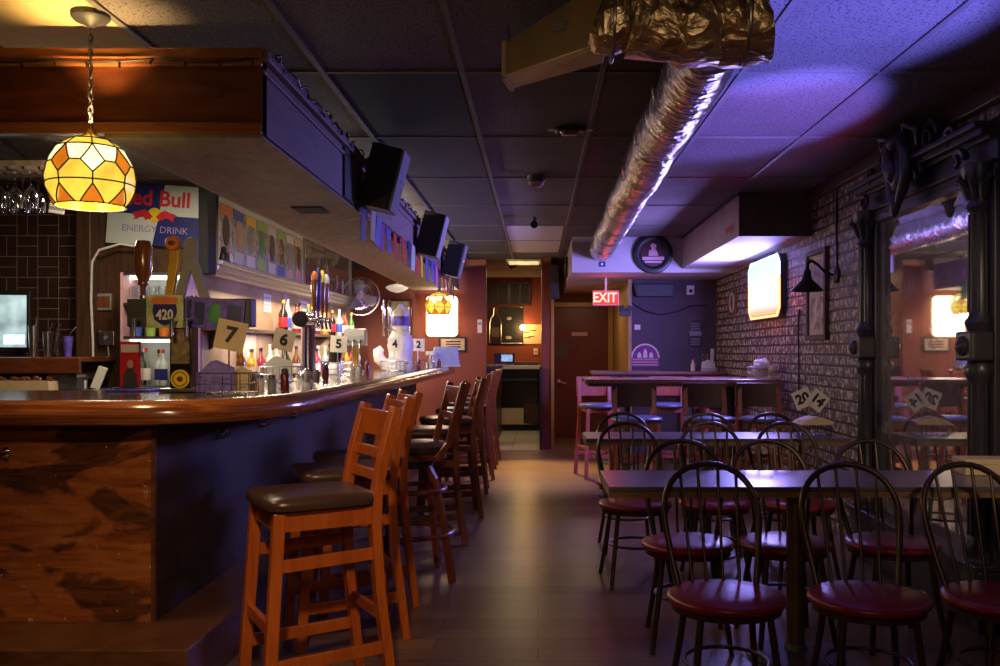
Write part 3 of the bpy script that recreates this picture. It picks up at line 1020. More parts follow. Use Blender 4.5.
rows = [
    ('front', 3.14, [(0.645, 3), (1.13, -3), (1.585, 4)], 'red seated hoop back chair in the front row, '),
    ('near far side', 4.02, [(0.655, -4), (1.09, 3), (1.56, 2)], 'red seated hoop back chair tucked behind the nearest low table, '),
    ('second', 5.08, [(0.545, 5), (0.985, -3), (1.45, 2)], 'hoop back chair in front of the second low table, '),
    ('second far side', 5.88, [(0.575, 2), (1.11, -4), (1.56, 3)], 'hoop back chair tucked behind the second low table, '),
]
pos3 = ['nearest the aisle', 'middle one of three', 'nearest the mirror wall']
hc = None
for nm, y, xs, lab in rows:
    for i, (x, a) in enumerate(xs):
        l = lab + pos3[i]
        if hc is None:
            hc = hoop_chair(l, 'hoop back chairs at the low tables')
            hc.location = (x, y, 0); hc.rotation_euler = (0, 0, math.radians(a))
        else:
            dup(hc, (x + rnd.uniform(-.01, .01), y + rnd.uniform(-.02, .02), 0), math.radians(a), l)


# ------------------------------------------------------------------ tables
def low_table(label, x0, x1, y0, y1, posts):
    t = thing('dining_table', label, 'table', ((x0 + x1) / 2, (y0 + y1) / 2, 0), group='low tables')
    hx, hy = (x1 - x0) / 2, (y1 - y0) / 2
    MB().box(-hx, hx, -hy, hy, 0.722, 0.742).build('tabletop', M['tabletop'], t, bevel=0.003)
    e = MB()
    e.box(-hx, hx, -hy, -hy + 0.02, 0.700, 0.722); e.box(-hx, hx, hy - 0.02, hy, 0.700, 0.722)
    e.box(-hx, -hx + 0.02, -hy + 0.02, hy - 0.02, 0.700, 0.722); e.box(hx - 0.02, hx, -hy + 0.02, hy - 0.02, 0.700, 0.722)
    e.build('edge_band', M['tableedge'], t)
    for px in posts:
        c = px - (x0 + x1) / 2
        MB().cyl((c, 0, 0.03), (c, 0, 0.70), 0.038, n=20).build('post', M['post'], t, smooth=40)
        MB().lathe([(0.20, 0.0), (0.20, 0.012), (0.16, 0.024), (0.05, 0.035), (0.038, 0.06)], 28, c=(c, 0, 0)).build('base', M['darkgrey'], t, smooth=40)
        MB().box(c - 0.15, c + 0.15, -0.15, 0.15, 0.69, 0.70).build('mounting_plate', M['darkgrey'], t)
    return t


low_table('low dining table with dark laminate top, nearest, between the hoop chairs', 0.275, 2.02, 3.56, 4.06, [1.07])
low_table('low dining table with dark laminate top, second one back, in front of the high tables', 0.29, 1.88, 5.52, 5.98, [1.05])


def high_table(label, x0, x1, y0, y1, z=1.03):
    t = thing('high_table', label, 'table', ((x0 + x1) / 2, (y0 + y1) / 2, 0), group='high tables')
    hx, hy = (x1 - x0) / 2, (y1 - y0) / 2
    MB().box(-hx, hx, -hy, hy, z - 0.035, z).build('tabletop', M['hightop'], t, bevel=0.006)
    MB().box(-hx + 0.03, hx - 0.03, -hy + 0.03, hy - 0.03, z - 0.06, z - 0.035).build('apron', M['highback'], t)
    for c in (-hx * 0.55, hx * 0.55):
        MB().cyl((c, 0, 0.03), (c, 0, z - 0.06), 0.04, n=16).build('post', M['darkgrey'], t, smooth=40)
        MB().lathe([(0.24, 0.0), (0.24, 0.012), (0.05, 0.035)], 24, c=(c, 0, 0)).build('base', M['darkgrey'], t, smooth=40)
    return t


high_table('bar height table with red brown top, nearer one, behind the unlit dark backed stools', 0.395, 2.06, 7.72, 8.35)
high_table('bar height table with red brown top, farther one, along the plum back wall', 0.60, 2.06, 10.12, 10.74, 1.045)


def high_stool(label, wd, bk, group):
    t = thing('high_stool', label, 'bar stool', group=group)
    s = MB()
    s.lathe([(0.17, 0.695), (0.20, 0.70), (0.21, 0.715), (0.205, 0.73), (0.17, 0.742), (0.08, 0.747)], 28)
    s.build('seat', M['vinyl_navy'], t, smooth=60)
    MB().box(-0.15, 0.15, -0.15, 0.15, 0.655, 0.70).build('seat_frame', wd, t)
    for sx in (-1, 1):
        MB().bar((sx * 0.19, -0.20, 0), (sx * 0.155, -0.145, 0.69), 0.034, 0.034).build('front_leg', wd, t, bevel=0.003)
        MB().ribbon([(sx * 0.19, 0.23, 0), (sx * 0.16, 0.175, 0.6), (sx * 0.16, 0.18, 0.76), (sx * 0.16, 0.225, 1.0)], 0.034, 0.036, (1, 0, 0)).build('back_post', wd, t, bevel=0.003)
    m = MB()
    m.ribbon([(-0.185 + 0.37 * i / 8, 0.205 + 0.02 * (1 - (-1 + i / 4) ** 2), 0.905) for i in range(9)], 0.20, 0.02, (0, 1, 0))
    m.build('back_panel', bk, t, bevel=0.004)
    for z in (0.22, 0.40):
        MB().bar((-0.18, -0.19 + z * 0.05, z), (0.18, -0.19 + z * 0.05, z), 0.02, 0.03).build('stretcher', wd, t)
        MB().bar((-0.178, 0.21 - z * 0.05, z), (0.178, 0.21 - z * 0.05, z), 0.02, 0.03).build('stretcher', wd, t)
    for sx in (-1, 1):
        MB().bar((sx * 0.18, -0.18, 0.3), (sx * 0.178, 0.2, 0.3), 0.02, 0.03).build('stretcher', wd, t)
    return t


h1 = high_stool('unlit dark backed high stool at the nearer high table, nearest the aisle', M['highstool'], M['highback'], 'high stools')  # back is a darker copy of the red wood, standing for shade
h1.location = (0.80, 7.42, 0)
dup(h1, (1.39, 7.42, 0), 0.03, 'unlit dark backed high stool at the nearer high table, middle one')
dup(h1, (1.83, 7.42, 0), -0.03, 'unlit dark backed high stool at the nearer high table, nearest the brick wall')
h2 = high_stool('red backed high stool between the two high tables, nearest the aisle', M['highstool'], M['highstool'], 'high stools')
h2.location = (0.62, 9.30, 0); h2.rotation_euler = (0, 0, math.radians(12))
dup(h2, (1.32, 9.34, 0), math.radians(-5), 'red backed high stool between the two high tables, middle one')
dup(h2, (1.82, 9.32, 0), math.radians(8), 'red backed high stool between the two high tables, nearest the brick wall')


# ------------------------------------------------------------------ stained glass pendant lamp
def pane_mat(name, c, s):
    return emit(name, c, s, 0.18, 14)


PANE = [pane_mat('pane_cream', (1.0, 0.86, 0.40), 1.9), pane_mat('pane_yellow', (1.0, 0.62, 0.06), 1.15), pane_mat('pane_orange', (0.85, 0.22, 0.012), 0.9), emit('bulb_glow', (1.0, 0.80, 0.48), 9.0)]


def tiffany(label, loc, R, canopy_z, bulb_power, ns=8, rz=0.0):
    """loc = bottom centre of the shade"""
    t = thing('stained_glass_pendant', label, 'pendant lamp', loc, rz, group='stained glass pendants')
    k = R / 0.165
    key = [(0.0, 0.130, 0.0), (0.1, 0.145, 0.022), (0.25, 0.159, 0.062), (0.42, 0.165, 0.112), (0.6, 0.158, 0.168), (0.78, 0.124, 0.228), (0.9, 0.078, 0.262), (1.0, 0.018, 0.282)]

    def rz_at(v):
        for (a, ra, za), (b_, rb, zb) in zip(key, key[1:]):
            if v <= b_ + 1e-9:
                f = (v - a) / (b_ - a)
                return (ra + (rb - ra) * f) * k, (za + (zb - za) * f) * k
        return key[-1][1] * k, key[-1][2] * k

    def pt(u, v, off=0.0):
        r_, z_ = rz_at(v)
        a = 2 * PI * u / ns
        return Vector(((r_ + off) * math.cos(a), (r_ + off) * math.sin(a), z_))
    pan = MB(); came = MB()
    seen = set()

    def panel(pts, mi):
        pan.mi = mi
        c = sum((pt(u, v) for u, v in pts), Vector()) / len(pts)
        cu = sum(p[0] for p in pts) / len(pts); cv = sum(p[1] for p in pts) / len(pts)
        vc = pan.bm.verts.new(pt(cu, cv))
        vs = [pan.bm.verts.new(pt(u, v)) for u, v in pts]
        for i in range(len(vs)):
            pan._f([vc, vs[i], vs[(i + 1) % len(vs)]])
        for i in range(len(pts)):
            a, b_ = pts[i], pts[(i + 1) % len(pts)]
            ka = tuple(sorted([(round(a[0] % ns, 3), round(a[1], 3)), (round(b_[0] % ns, 3), round(b_[1], 3))]))
            if ka in seen:
                continue
            seen.add(ka)
            came.tube([pt(a[0] + (b_[0] - a[0]) * j / 3, a[1] + (b_[1] - a[1]) * j / 3, 0.001) for j in range(4)], 0.0030 * k, 5)
    for i in range(ns):
        dm = 2 if i % 2 == 0 else 0
        panel([(i + .5, .78), (i + .16, .57), (i + .5, .42), (i + .84, .57)], dm)
        panel([(i + .5, .78), (i + .84, .57), (i + 1.16, .57), (i + 1.5, .78), (i + 1.0, .78)], 0)
        panel([(i + .5, .42), (i + .5, .33), (i + 1.0, .33), (i + 1.5, .33), (i + 1.5, .42), (i + 1.16, .57), (i + .84, .57)], 1)
        panel([(i + .08, 0), (i + .92, 0), (i + .5, .27)], 2)
        panel([(i + .5, .33), (i + .5, .27), (i + .92, 0), (i + 1.08, 0), (i + 1.5, .27), (i + 1.5, .33), (i + 1.0, .33)], 1)
        panel([(i + .5, .78), (i + 1.0, .78), (i + 1.5, .78), (i + 1.5, .9), (i + .5, .9)], 1)
        panel([(i + .5, .9), (i + 1.5, .9), (i + 1.5, 1), (i + .5, 1)], 1)
    sh = pan.build('shade', PANE[:3], t)
    came.build('leading', M['darkgrey'], sh)
    MB().lathe([(0.022 * k, 0.278 * k), (0.026 * k, 0.285 * k), (0.012 * k, 0.305 * k), (0.006 * k, 0.315 * k)], 14).build('finial', M['brass'], t, smooth=50)
    bl = MB()
    bl.ell((0, 0, 0.09 * k), (0.034 * k, 0.034 * k, 0.045 * k))
    bl.build('bulb', PANE[3], t, smooth=60)
    MB().cyl((0, 0, 0.13 * k), (0, 0, 0.285 * k), 0.012 * k, n=10).build('lamp_holder', M['brass'], t)
    # chain of links to the ceiling canopy
    z0 = 0.312 * k; z1 = canopy_z - loc[2] - 0.05
    nl = max(3, int((z1 - z0) / 0.026))
    ch = MB()
    for i in range(nl):
        zc = z0 + (z1 - z0) * (i + .5) / nl
        h = (z1 - z0) / nl * 0.70
        pts = []
        for j in range(10):
            a = 2 * PI * j / 10
            c, s = 0.008 * math.cos(a), h * math.sin(a)
            pts.append((c, 0, zc + s) if i % 2 else (0, c, zc + s))
        ch.tube(pts, 0.0024, 5, closed=True)
    ch.tube([(0.005, 0.004, z0), (-0.006, 0.003, (z0 + z1) / 2), (0.004, 0.004, z1 + 0.02)], 0.0022, 5)
    ch.build('chain', M['darkgrey'], t)
    zc = canopy_z - loc[2]
    MB().lathe([(0.012, zc - 0.055), (0.018, zc - 0.045), (0.055, zc - 0.03), (0.066, zc - 0.018), (0.066, zc - 0.001)], 24).build('canopy', M['darkgrey'], t, smooth=40)
    light('pendant_bulb_light', 'POINT', (loc[0], loc[1], loc[2] - 0.012), (1.0, 0.66, 0.30), bulb_power, 0.05)
    light('pendant_bulb_light', 'SPOT', (loc[0], loc[1], loc[2] + 0.33 * k), (1.0, 0.62, 0.22), bulb_power * 2.2, 0.03, rot=(PI, 0, 0), spot=88, blend=1.0)
    return t


tiffany('round stained glass pendant lamp hanging in front of the bar soffit', (-1.61, 3.30, 1.79), 0.149, CZ - 0.004, 15.0, rz=math.radians(-39))
tiffany('small stained glass pendant lamp hanging in front of the lit window sign', (-1.27, 11.7, 1.74), 0.165, 2.49, 5.0, rz=0.2)

# ------------------------------------------------------------------ lit sign on the brick wall
def sign_face():
    m = bpy.data.materials.new('sign_face_glow')
    m.use_nodes = True
    nt = m.node_tree
    b = nt.nodes['Principled BSDF']
    b.inputs['Base Color'].default_value = (0.1, 0.1, 0.12, 1)
    tc = nt.nodes.new('ShaderNodeTexCoord'); sp_ = nt.nodes.new('ShaderNodeSeparateXYZ'); mr_ = nt.nodes.new('ShaderNodeMapRange'); r = nt.nodes.new('ShaderNodeValToRGB')
    mr_.inputs['From Min'].default_value = -0.25; mr_.inputs['From Max'].default_value = 0.25
    nt.links.new(tc.outputs['Object'], sp_.inputs[0]); nt.links.new(sp_.outputs[2], mr_.inputs['Value']); nt.links.new(mr_.outputs[0], r.inputs[0])
    els = r.color_ramp.elements
    els[0].position = 0.06; els[0].color = (1.0, 0.52, 0.22, 1)
    els[1].position = 0.95; els[1].color = (0.62, 0.95, 1.0, 1)
    for p_, c_ in ((0.20, (1.0, 0.92, 0.78, 1)), (0.45, (0.86, 0.97, 1.0, 1))):
        e_ = els.new(p_); e_.color = c_
    nt.links.new(r.outputs[0], b.inputs['Emission Color'])
    b.inputs['Emission Strength'].default_value = 1.1
    return m


SGN = [sign_face(), emit('sign_upper_glow', (0.30, 0.40, 1.0), 6.0), emit('sign_red_glow', (1.0, 0.10, 0.03), 16.0)]


def rounded_rect(w, h, r, n=6):
    P = []
    for cx, cy, a0 in ((w / 2 - r, h / 2 - r, 0), (-w / 2 + r, h / 2 - r, 90), (-w / 2 + r, -h / 2 + r, 180), (w / 2 - r, -h / 2 + r, 270)):
        for i in range(n + 1):
            a = math.radians(a0 + 90 * i / n)
            P.append((cx + r * math.cos(a), cy + r * math.sin(a)))
    return P


sg = thing('lit_wall_sign', 'glowing blue white rounded sign with an orange border on the brick wall', 'light sign', (WR, 8.30, 1.835))
fx = lambda u, v, w: (-w, u, v)
MB().prism(rounded_rect(1.14, 0.54, 0.10), 0.0, 0.055, fx).build('housing', M['darkgrey'], sg)
MB().prism(rounded_rect(1.08, 0.48, 0.08), 0.055, 0.066, fx).build('face', SGN[0], sg)
ut = MB()
ut.tube([(-0.06, -0.55, 0.08), (-0.06, -0.55, 0.19), (-0.06, -0.47, 0.258), (-0.06, 0.47, 0.258), (-0.06, 0.55, 0.19), (-0.06, 0.55, 0.08)], 0.012, 8)
ut.build('upper_tube', SGN[1], sg, smooth=60)
lt = MB()
lt.tube([(-0.06, -0.55, 0.07), (-0.06, -0.55, -0.19), (-0.06, -0.47, -0.258), (-0.06, 0.47, -0.258), (-0.06, 0.55, -0.19), (-0.06, 0.55, 0.07)], 0.010, 8)
lt.build('border_tube', SGN[2], sg, smooth=60)

# ------------------------------------------------------------------ foil ducts


def lumpy_tube(mb, pts, r, n, amp, rs):
    P = [Vector(p) for p in pts]
    m = len(P)
    rings = []
    for i, p in enumerate(P):
        t = (P[min(i + 1, m - 1)] - P[max(i - 1, 0)]).normalized()
        s = t.cross(Vector((0, 0, 1))).normalized(); u = t.cross(s)
        rr = r[i] if isinstance(r, list) else r
        ring = []
        for k in range(n):
            a = 2 * PI * k / n
            q = rr * (1 + amp * (rs.random() - 0.5))
            ring.append(mb.bm.verts.new(p + (s * math.cos(a) + u * math.sin(a)) * q))
        rings.append(ring)
    for A, B in zip(rings, rings[1:]):
        for k in range(n):
            mb._f([A[k], A[(k + 1) % n], B[(k + 1) % n], B[k]])
    mb._f(rings[0][::-1]); mb._f(rings[-1])


rs = random.Random(11)
dt = thing('foil_duct', 'crumpled silver foil duct running under the ceiling down the room', 'duct', (0, 0, 0))
a0, a1 = Vector((0.60, 3.15, 2.352)), Vector((0.668, 9.80, 2.345))
nseg = 110
pts, rad = [], []
for i in range(nseg + 1):
    f = i / nseg
    p = a0.lerp(a1, f)
    pts.append(p + Vector((0.006 * math.sin(f * 22), 0, 0.004 * math.sin(f * 31 + 1))))
    q = (f * 9.0) % 1.0
    rad.append(0.118 + 0.009 * math.sin(PI * q) - (0.010 if q < 0.06 else 0))
d = MB()
lumpy_tube(d, pts, rad, 28, 0.055, rs)
d.build('foil_sleeve', M['foil'], dt, smooth=70)
for f in (0.10, 0.22, 0.335, 0.555, 0.777, 0.89):
    p = a0.lerp(a1, f)
    st_ = MB()
    st_.tube([(p.x + 0.131 * math.cos(2 * PI * k / 24), p.y + 0.01 * math.sin(4 * PI * k / 24), p.z + 0.126 * math.sin(2 * PI * k / 24)) for k in range(24)], 0.0035, 5, closed=True)
    st_.build('strap', M['foil'], dt, smooth=60)

db = thing('foil_wrapped_trunk', 'bulging foil wrapped cross duct nearest the camera under the ceiling', 'duct', (0, 0, 0))
d = MB()
pts = [(0.19 + 0.53 * i / 26, 2.98, 2.345 - 0.010 * math.sin(i * 0.9)) for i in range(27)]
rr = [0.08 + 0.062 * math.sin(PI * min(1, (i + 1.0) / 16.0) / 2) + 0.010 * math.sin(i * 1.3) for i in range(27)]
lumpy_tube(d, pts, [min(x, 0.142) for x in rr], 26, 0.14, rs)
d.build('foil_wrap', M['foil_gold'], db, smooth=70)
d = MB()
d.tube([(0.66, 2.98 + 0.15 * math.cos(2 * PI * k / 20), 2.342 + 0.141 * math.sin(2 * PI * k / 20)) for k in range(20)], 0.007, 6, closed=True)
d.build('strap', M['steel'], db, smooth=60)
d = MB()
d.tube([(0.24, 2.98 + 0.13 * math.cos(2 * PI * k / 20), 2.342 + 0.128 * math.sin(2 * PI * k / 20)) for k in range(20)], 0.006, 6, closed=True)
d.build('strap', M['steel'], db, smooth=60)

dm = thing('sheet_metal_duct', 'tapered sheet metal duct end joining the foil wrapped trunk', 'duct', (0, 0, 0))
d = MB()
A = [(0.22, 2.90, 2.25), (0.22, 3.09, 2.24), (0.22, 3.09, 2.455), (0.22, 2.90, 2.455)]
B = [(-0.125, 3.36, 2.275), (-0.10, 3.52, 2.275), (-0.10, 3.52, 2.40), (-0.125, 3.36, 2.40)]
va = [d.bm.verts.new(p) for p in A]; vb = [d.bm.verts.new(p) for p in B]
for i in range(4):
    d._f([va[i], va[(i + 1) % 4], vb[(i + 1) % 4], vb[i]])
d._f(va); d._f(vb)
d.build('sheet_box', M['sheetmetal'], dm, bevel=0.004)
d = MB()
for i in range(4):
    p, q = Vector(B[i]), Vector(B[(i + 1) % 4])
    d.bar(p, q, 0.016, 0.016)
d.build('end_flange', M['sheetmetal'], dm)
MB().box(-0.03, 0.03, -0.004, 0.004, -0.012, 0.012).build('maker_plate', M['grey'], dm, loc=(0.07, 3.085, 2.36), rot=(0, 0.1, -0.72))
for x, y in ((-0.11, 3.44), (0.15, 3.02)):
    d = MB(); d.cyl((x, y, 2.39), (x, y, CZ - 0.002), 0.004, n=6); d.build('hanger_rod', M['steel'], dm)
# ------------------------------------------------------------------ ceiling fittings
t = thing('smoke_detector', 'pale dome detector on the ceiling beyond the recessed lamp', 'smoke detector', (-0.012, 6.36, CZ - 0.007))
MB().lathe([(0.062, 0.002), (0.062, -0.035), (0.05, -0.05)], 24).build('mount', M['boxdark'], t, smooth=40)
MB().lathe([(0.055, -0.045), (0.052, -0.06), (0.035, -0.075), (0.012, -0.08)], 24).build('dome', M['pinkprint'], t, smooth=50)
t = thing('recessed_lamp', 'dark recessed ceiling lamp with two bright spring clips beside the foil duct', 'ceiling lamp', (0.175, 5.02, CZ - 0.007))
MB().lathe([(0.085, 0.003), (0.09, -0.008), (0.075, -0.018), (0.055, -0.012)], 28).build('trim_ring', M['black'], t, smooth=40)
MB().lathe([(0.055, -0.014), (0.045, -0.03), (0.02, -0.036)], 20).build('bulb_face', M['brownwood'], t, smooth=50)
for sx in (-1, 1):
    MB().box(sx * 0.105 - 0.018, sx * 0.105 + 0.018, -0.006, 0.006, -0.010, 0.001).build('clip', M['white'], t)
t = thing('ceiling_camera', 'small dark bullet camera hanging under the ceiling of the aisle', 'camera', (-0.035, 8.3, CZ - 0.009))
MB().cyl((0, 0, 0), (0, 0, -0.04), 0.022, n=12).build('bracket', M['black'], t)
MB().cyl((0, 0.05, -0.055), (0, -0.06, -0.075), 0.034, n=16).build('camera_body', M['blackgloss'], t, smooth=40)
t = thing('ceiling_light', 'textured flush ceiling light glowing warm over the far end of the aisle', 'ceiling lamp', (-0.12, 12.35, CZ - 0.009))
MB().box(-0.30, 0.16, -0.24, 0.24, -0.022, 0.0).build('lamp_frame', M['sheetmetal'], t)
MB().box(-0.27, 0.13, -0.21, 0.21, -0.032, -0.022).build('diffuser', emit('warm_diffuser', (1.0, 0.72, 0.34), 0.9, 0.5, 20), t)
t = thing('spot_camera', 'tiny dark dome under the ceiling at the kitchen opening', 'camera', (-0.36, 12.8, CZ - 0.009))
MB().lathe([(0.055, 0.0), (0.055, -0.03), (0.04, -0.055), (0.01, -0.068)], 16).build('camera_dome', M['blackgloss'], t, smooth=50)

# ------------------------------------------------------------------ speakers on the soffit


def speaker(label, y, s=1.0):
    t = thing('wall_speaker', label, 'speaker', (SX, y, 2.22), group='speakers on the soffit')
    R = Matrix.Translation((0.135, 0, 0.05)) @ Matrix.Rotation(math.radians(14), 4, 'Y')
    c = MB(); c.box(-0.09 * s, 0.085 * s, -0.12 * s, 0.12 * s, -0.18 * s, 0.18 * s, R); c.build('cabinet', M['black'], t, bevel=0.008)
    c = MB(); c.box(0.085 * s, 0.102 * s, -0.118 * s, 0.118 * s, -0.178 * s, 0.178 * s, R); c.build('grille', M['grillcloth'], t, bevel=0.006)
    c = MB(); c.box(0.102 * s, 0.105 * s, -0.012, 0.012, 0.0, 0.02, R); c.build('badge', M['chrome'], t)
    MB().box(0.0, 0.012, -0.05, 0.05, -0.08, 0.08).cyl((0.01, 0, 0), (0.07, 0, 0.03), 0.014, n=8).build('bracket', M['black'], t)
    return t


sp = speaker('black loudspeaker tilted down from the soffit, nearest of three', 5.35)
dup(sp, (SX, 7.75, 2.20), 0, 'black loudspeaker tilted down from the soffit, middle of three')
dup(sp, (SX, 9.85, 2.20), 0, 'black loudspeaker tilted down from the soffit, farthest of three')
struct(MB().box(SX, SX + 0.012, 4.86, 5.06, SZ0 + 0.02, SZ1 - 0.03).build('speaker_shadow_plate', M['black']))  # black plate standing in for the near speaker's shadow on the soffit

# ------------------------------------------------------------------ bunting under the soffit
bn = thing('bunting', 'string of small multicoloured flags hanging along the lower edge of the soffit', 'bunting', (0, 0, 0))
MB().tube([(SX + 0.02, 5.1 + 0.2 * i, SZ0 + 0.045 - 0.006 * math.sin(i * 1.1) ** 2) for i in range(34)], 0.004, 5).build('string', M['black'], bn)
fc = ['navy', 'kraft', 'blue', 'purple', 'violet', 'red', 'red', 'navy', 'silver', 'green', 'red', 'yellow', 'blue', 'blue', 'purple', 'pinkprint', 'red', 'navy', 'red', 'purple', 'yellow', 'navy', 'red', 'green']
for i, c in enumerate(fc):
    y = 5.2 + 0.255 * i
    f = MB()
    w, h = 0.17, 0.19 + rnd.uniform(-0.02, 0.03)
    z = SZ0 + 0.045
    w *= rnd.uniform(0.75, 1.15); sk = rnd.uniform(-0.03, 0.03)
    f.prism([(y, z), (y + w, z), (y + w + sk, z - h), (y + sk, z - h)], 0.0, 0.003, lambda u, v, ww: (SX + 0.022 + ww + 0.02 * math.sin(v * 30 + i), u, v))
    f.build('flag', M[c], bn)


def fairy_lights(name, label, pts, every):
    t = thing(name, label, 'string lights', (0, 0, 0), group='string lights')
    MB().tube(pts, 0.0045, 5).build('cable', M['black'], t)
    for i in range(0, len(pts), every):
        p = Vector(pts[i])
        MB().cyl(p, p + Vector((rnd.uniform(-.01, .01), rnd.uniform(-.008, .008), -0.022)), 0.005, 0.004, 6).build('bulb_socket', M['black'], t)
    return t


pts = []
for i in range(61):
    x = -2.9 + (SX - 0.02 + 2.9) * i / 60
    pts.append((x, SY - 0.05, SZ1 - 0.035 - 0.012 * abs(math.sin(i * 0.26)) + 0.003 * rnd.random()))
fairy_lights('string_lights', 'unlit string lights draped along the front top edge of the soffit', pts, 4)
pts = []
for i in range(140):
    y = SY + 0.05 + 5.9 * i / 139
    pts.append((SX + 0.036 + 0.010 * math.sin(i * 1.9), y, SZ1 + 0.005 + 0.016 * math.sin(i * 1.3)))
fairy_lights('string_lights', 'unlit string lights tangled along the side top edge of the soffit', pts, 3)

# ------------------------------------------------------------------ doors, exit sign, passage


def at(px, py, y):
    """point of the room at distance y that the photograph shows at px, py"""
    return Vector(((px - 538.0) * y / 917.0, y, 1.27 - (py - 351.0) * y / 917.0))


FR = (PI / 2, 0, 0)              # lettering facing the camera side of the room (-Y)
FL = (PI / 2, 0, -PI / 2)        # lettering on the right wall, facing -X
FRT = (PI / 2, 0, PI / 2)        # lettering facing +X

dr = struct(MB().box(0.22, 1.02, 13.36, 13.40, 0.0, 1.91).build('door_1', M['darkred'], bevel=0.004))
fr = MB()
fr.box(0.15, 0.22, 13.33, 13.41, 0, 1.98).box(1.02, 1.095, 13.33, 13.41, 0, 1.98).box(0.22, 1.02, 13.33, 13.41, 1.91, 1.98)
struct(fr.build('trim_9', M['woodyellow'], bevel=0.006))
MB().box(0.49, 0.72, 13.352, 13.36, 1.49, 1.545).build('door_plate', M['pinkprint'], dr)
MB().box(0.27, 0.44, 13.353, 13.36, 1.16, 1.36).build('door_notice', M['boxdark'], dr)
d = MB(); d.lathe([(0.028, 0), (0.028, 0.012), (0.012, 0.016)], 14, c=(0, 0, 0), M=Matrix.Rotation(PI / 2, 4, 'X'))
d.bar((0, -0.045, 0), (0.11, -0.045, -0.03), 0.016, 0.02).cyl((0, 0, 0), (0, -0.05, 0), 0.010, n=10)
d.build('door_handle', M['chrome'], dr, smooth=40, loc=(0.30, 13.355, 0.83))
struct(MB().box(0.02, 0.05, 11.80, 13.2, 0, 1.06).build('trim_10', M['black']))
struct(MB().box(0.172, 0.21, 11.9, 11.97, 0, 2.11).box(1.06, 1.10, 10.77, 10.80, 0, 2.11).build('trim_11', M['woodyellow']))

ex = thing('exit_sign', 'red lit exit sign hanging under the white bulkhead above the passage', 'exit sign', (0.775, 10.45, 1.875))
MB().box(-0.15, 0.15, 0.0, 0.05, -0.085, 0.085).build('housing', M['white'], ex, bevel=0.008)
MB().box(-0.14, 0.14, -0.004, 0.0, -0.078, 0.078).build('face', emit('exit_face', (0.9, 0.05, 0.03), 0.9), ex)
text('lettering', 'EXIT', 0.155, emit('exit_letters', (1.0, 0.32, 0.22), 2.6), ex, (-0.012, -0.006, 0.0), FR, 0.001, sx=0.86, bold=0.003)
MB().cyl((0, 0.025, 0.085), (0, 0.025, 0.233), 0.012, n=10).build('stem', M['white'], ex)
light('exit_sign_light', 'POINT', (0.775, 10.36, 1.86), (1.0, 0.05, 0.03), 1.3, 0.08)
t = thing('emergency_lamp', 'small twin headed emergency lamp beside the exit sign', 'emergency lamp', (1.02, 10.72, 1.72))
MB().box(-0.07, 0.07, 0.0, 0.05, -0.04, 0.04).build('lamp_box', M['darkgrey'], t, bevel=0.006)
for sx in (-1, 1):
    d = MB(); d.lathe([(0.018, 0.0), (0.034, 0.03), (0.034, 0.04)], 14, c=(sx * 0.045, -0.0, 0.05), M=Matrix.Rotation(PI / 2, 4, 'X'))
    d.build('lamp_head', M['chrome'], t, smooth=40)

# ------------------------------------------------------------------ plum wall and bulkhead fittings
t = thing('arch_emblem', 'arched pale outlined emblem plaque on the plum back wall', 'wall emblem', (1.262, 10.80, 1.09))
arc = lambda r0, r1, n=18: [(r1 * math.cos(PI * i / n), r1 * math.sin(PI * i / n)) for i in range(n + 1)] + [(r0 * math.cos(PI * i / n), r0 * math.sin(PI * i / n)) for i in range(n, -1, -1)]
fy = lambda u, v, w: (u, -w, v)
d = MB(); d.prism([(0.165 * math.cos(PI * i / 18), 0.10 + 0.165 * math.sin(PI * i / 18)) for i in range(19)] + [(-0.165, 0), (0.165, 0)], 0, 0.008, fy); d.build('plaque', M['purple'], t)
d = MB(); d.prism([(u, v + 0.10) for u, v in arc(0.150, 0.168)], 0.008, 0.014, fy); d.build('arch_band', M['paper'], t)
d = MB()
for k in range(3):
    d.box(-0.15, 0.15, -0.013, -0.008, 0.008 + k * 0.032, 0.026 + k * 0.032)
d.build('bars', M['pinkprint'], t)
d = MB()
for x, h in ((-0.07, 0.07), (0.0, 0.11), (0.07, 0.07)):
    d.prism([(x - 0.026, 0.10), (x + 0.026, 0.10), (x + 0.02, 0.10 + h * 0.7), (x, 0.10 + h), (x - 0.02, 0.10 + h * 0.7)], 0.008, 0.013, fy)
d.build('figures', M['paper'], t)

t = thing('bottle_label_plaque', 'dark shield shaped label plaque with pale lettering near the brick corner', 'wall sign', (1.853, 10.80, 1.47))
shp = [(-0.085, -0.17), (-0.03, -0.19), (0.03, -0.19), (0.085, -0.17), (0.105, -0.12), (0.095, 0), (0.105, 0.12), (0.085, 0.17), (0.03, 0.19), (-0.03, 0.19), (-0.085, 0.17), (-0.105, 0.12), (-0.095, 0), (-0.105, -0.12)]
d = MB(); d.prism(shp, 0, 0.008, fy); d.build('plaque', M['boxdark'], t)
d = MB(); d.prism([(u * 0.88, v * 0.90) for u, v in shp], 0.008, 0.010, fy); d.build('field', M['black'], t)
d = MB()
d.box(-0.07, 0.07, -0.013, -0.010, -0.02, 0.035)
for z in (0.12, 0.09, 0.06, -0.06, -0.09, -0.12):
    d.box(-0.055, 0.055, -0.013, -0.010, z - 0.006, z + 0.006)
d.build('print', M['grey'], t)
t = thing('alarm_box', 'small pale alarm box high on the plum wall', 'alarm', (1.79, 10.80, 1.985))
MB().box(-0.045, 0.045, -0.045, 0, -0.055, 0.055).build('box_body', M['white'], t, bevel=0.006)
MB().lathe([(0.02, 0), (0.02, 0.01), (0.01, 0.018)], 14, c=(0, -0.045, -0.01), M=Matrix.Rotation(PI / 2, 4, 'X')).build('lens', M['black'], t, smooth=40)
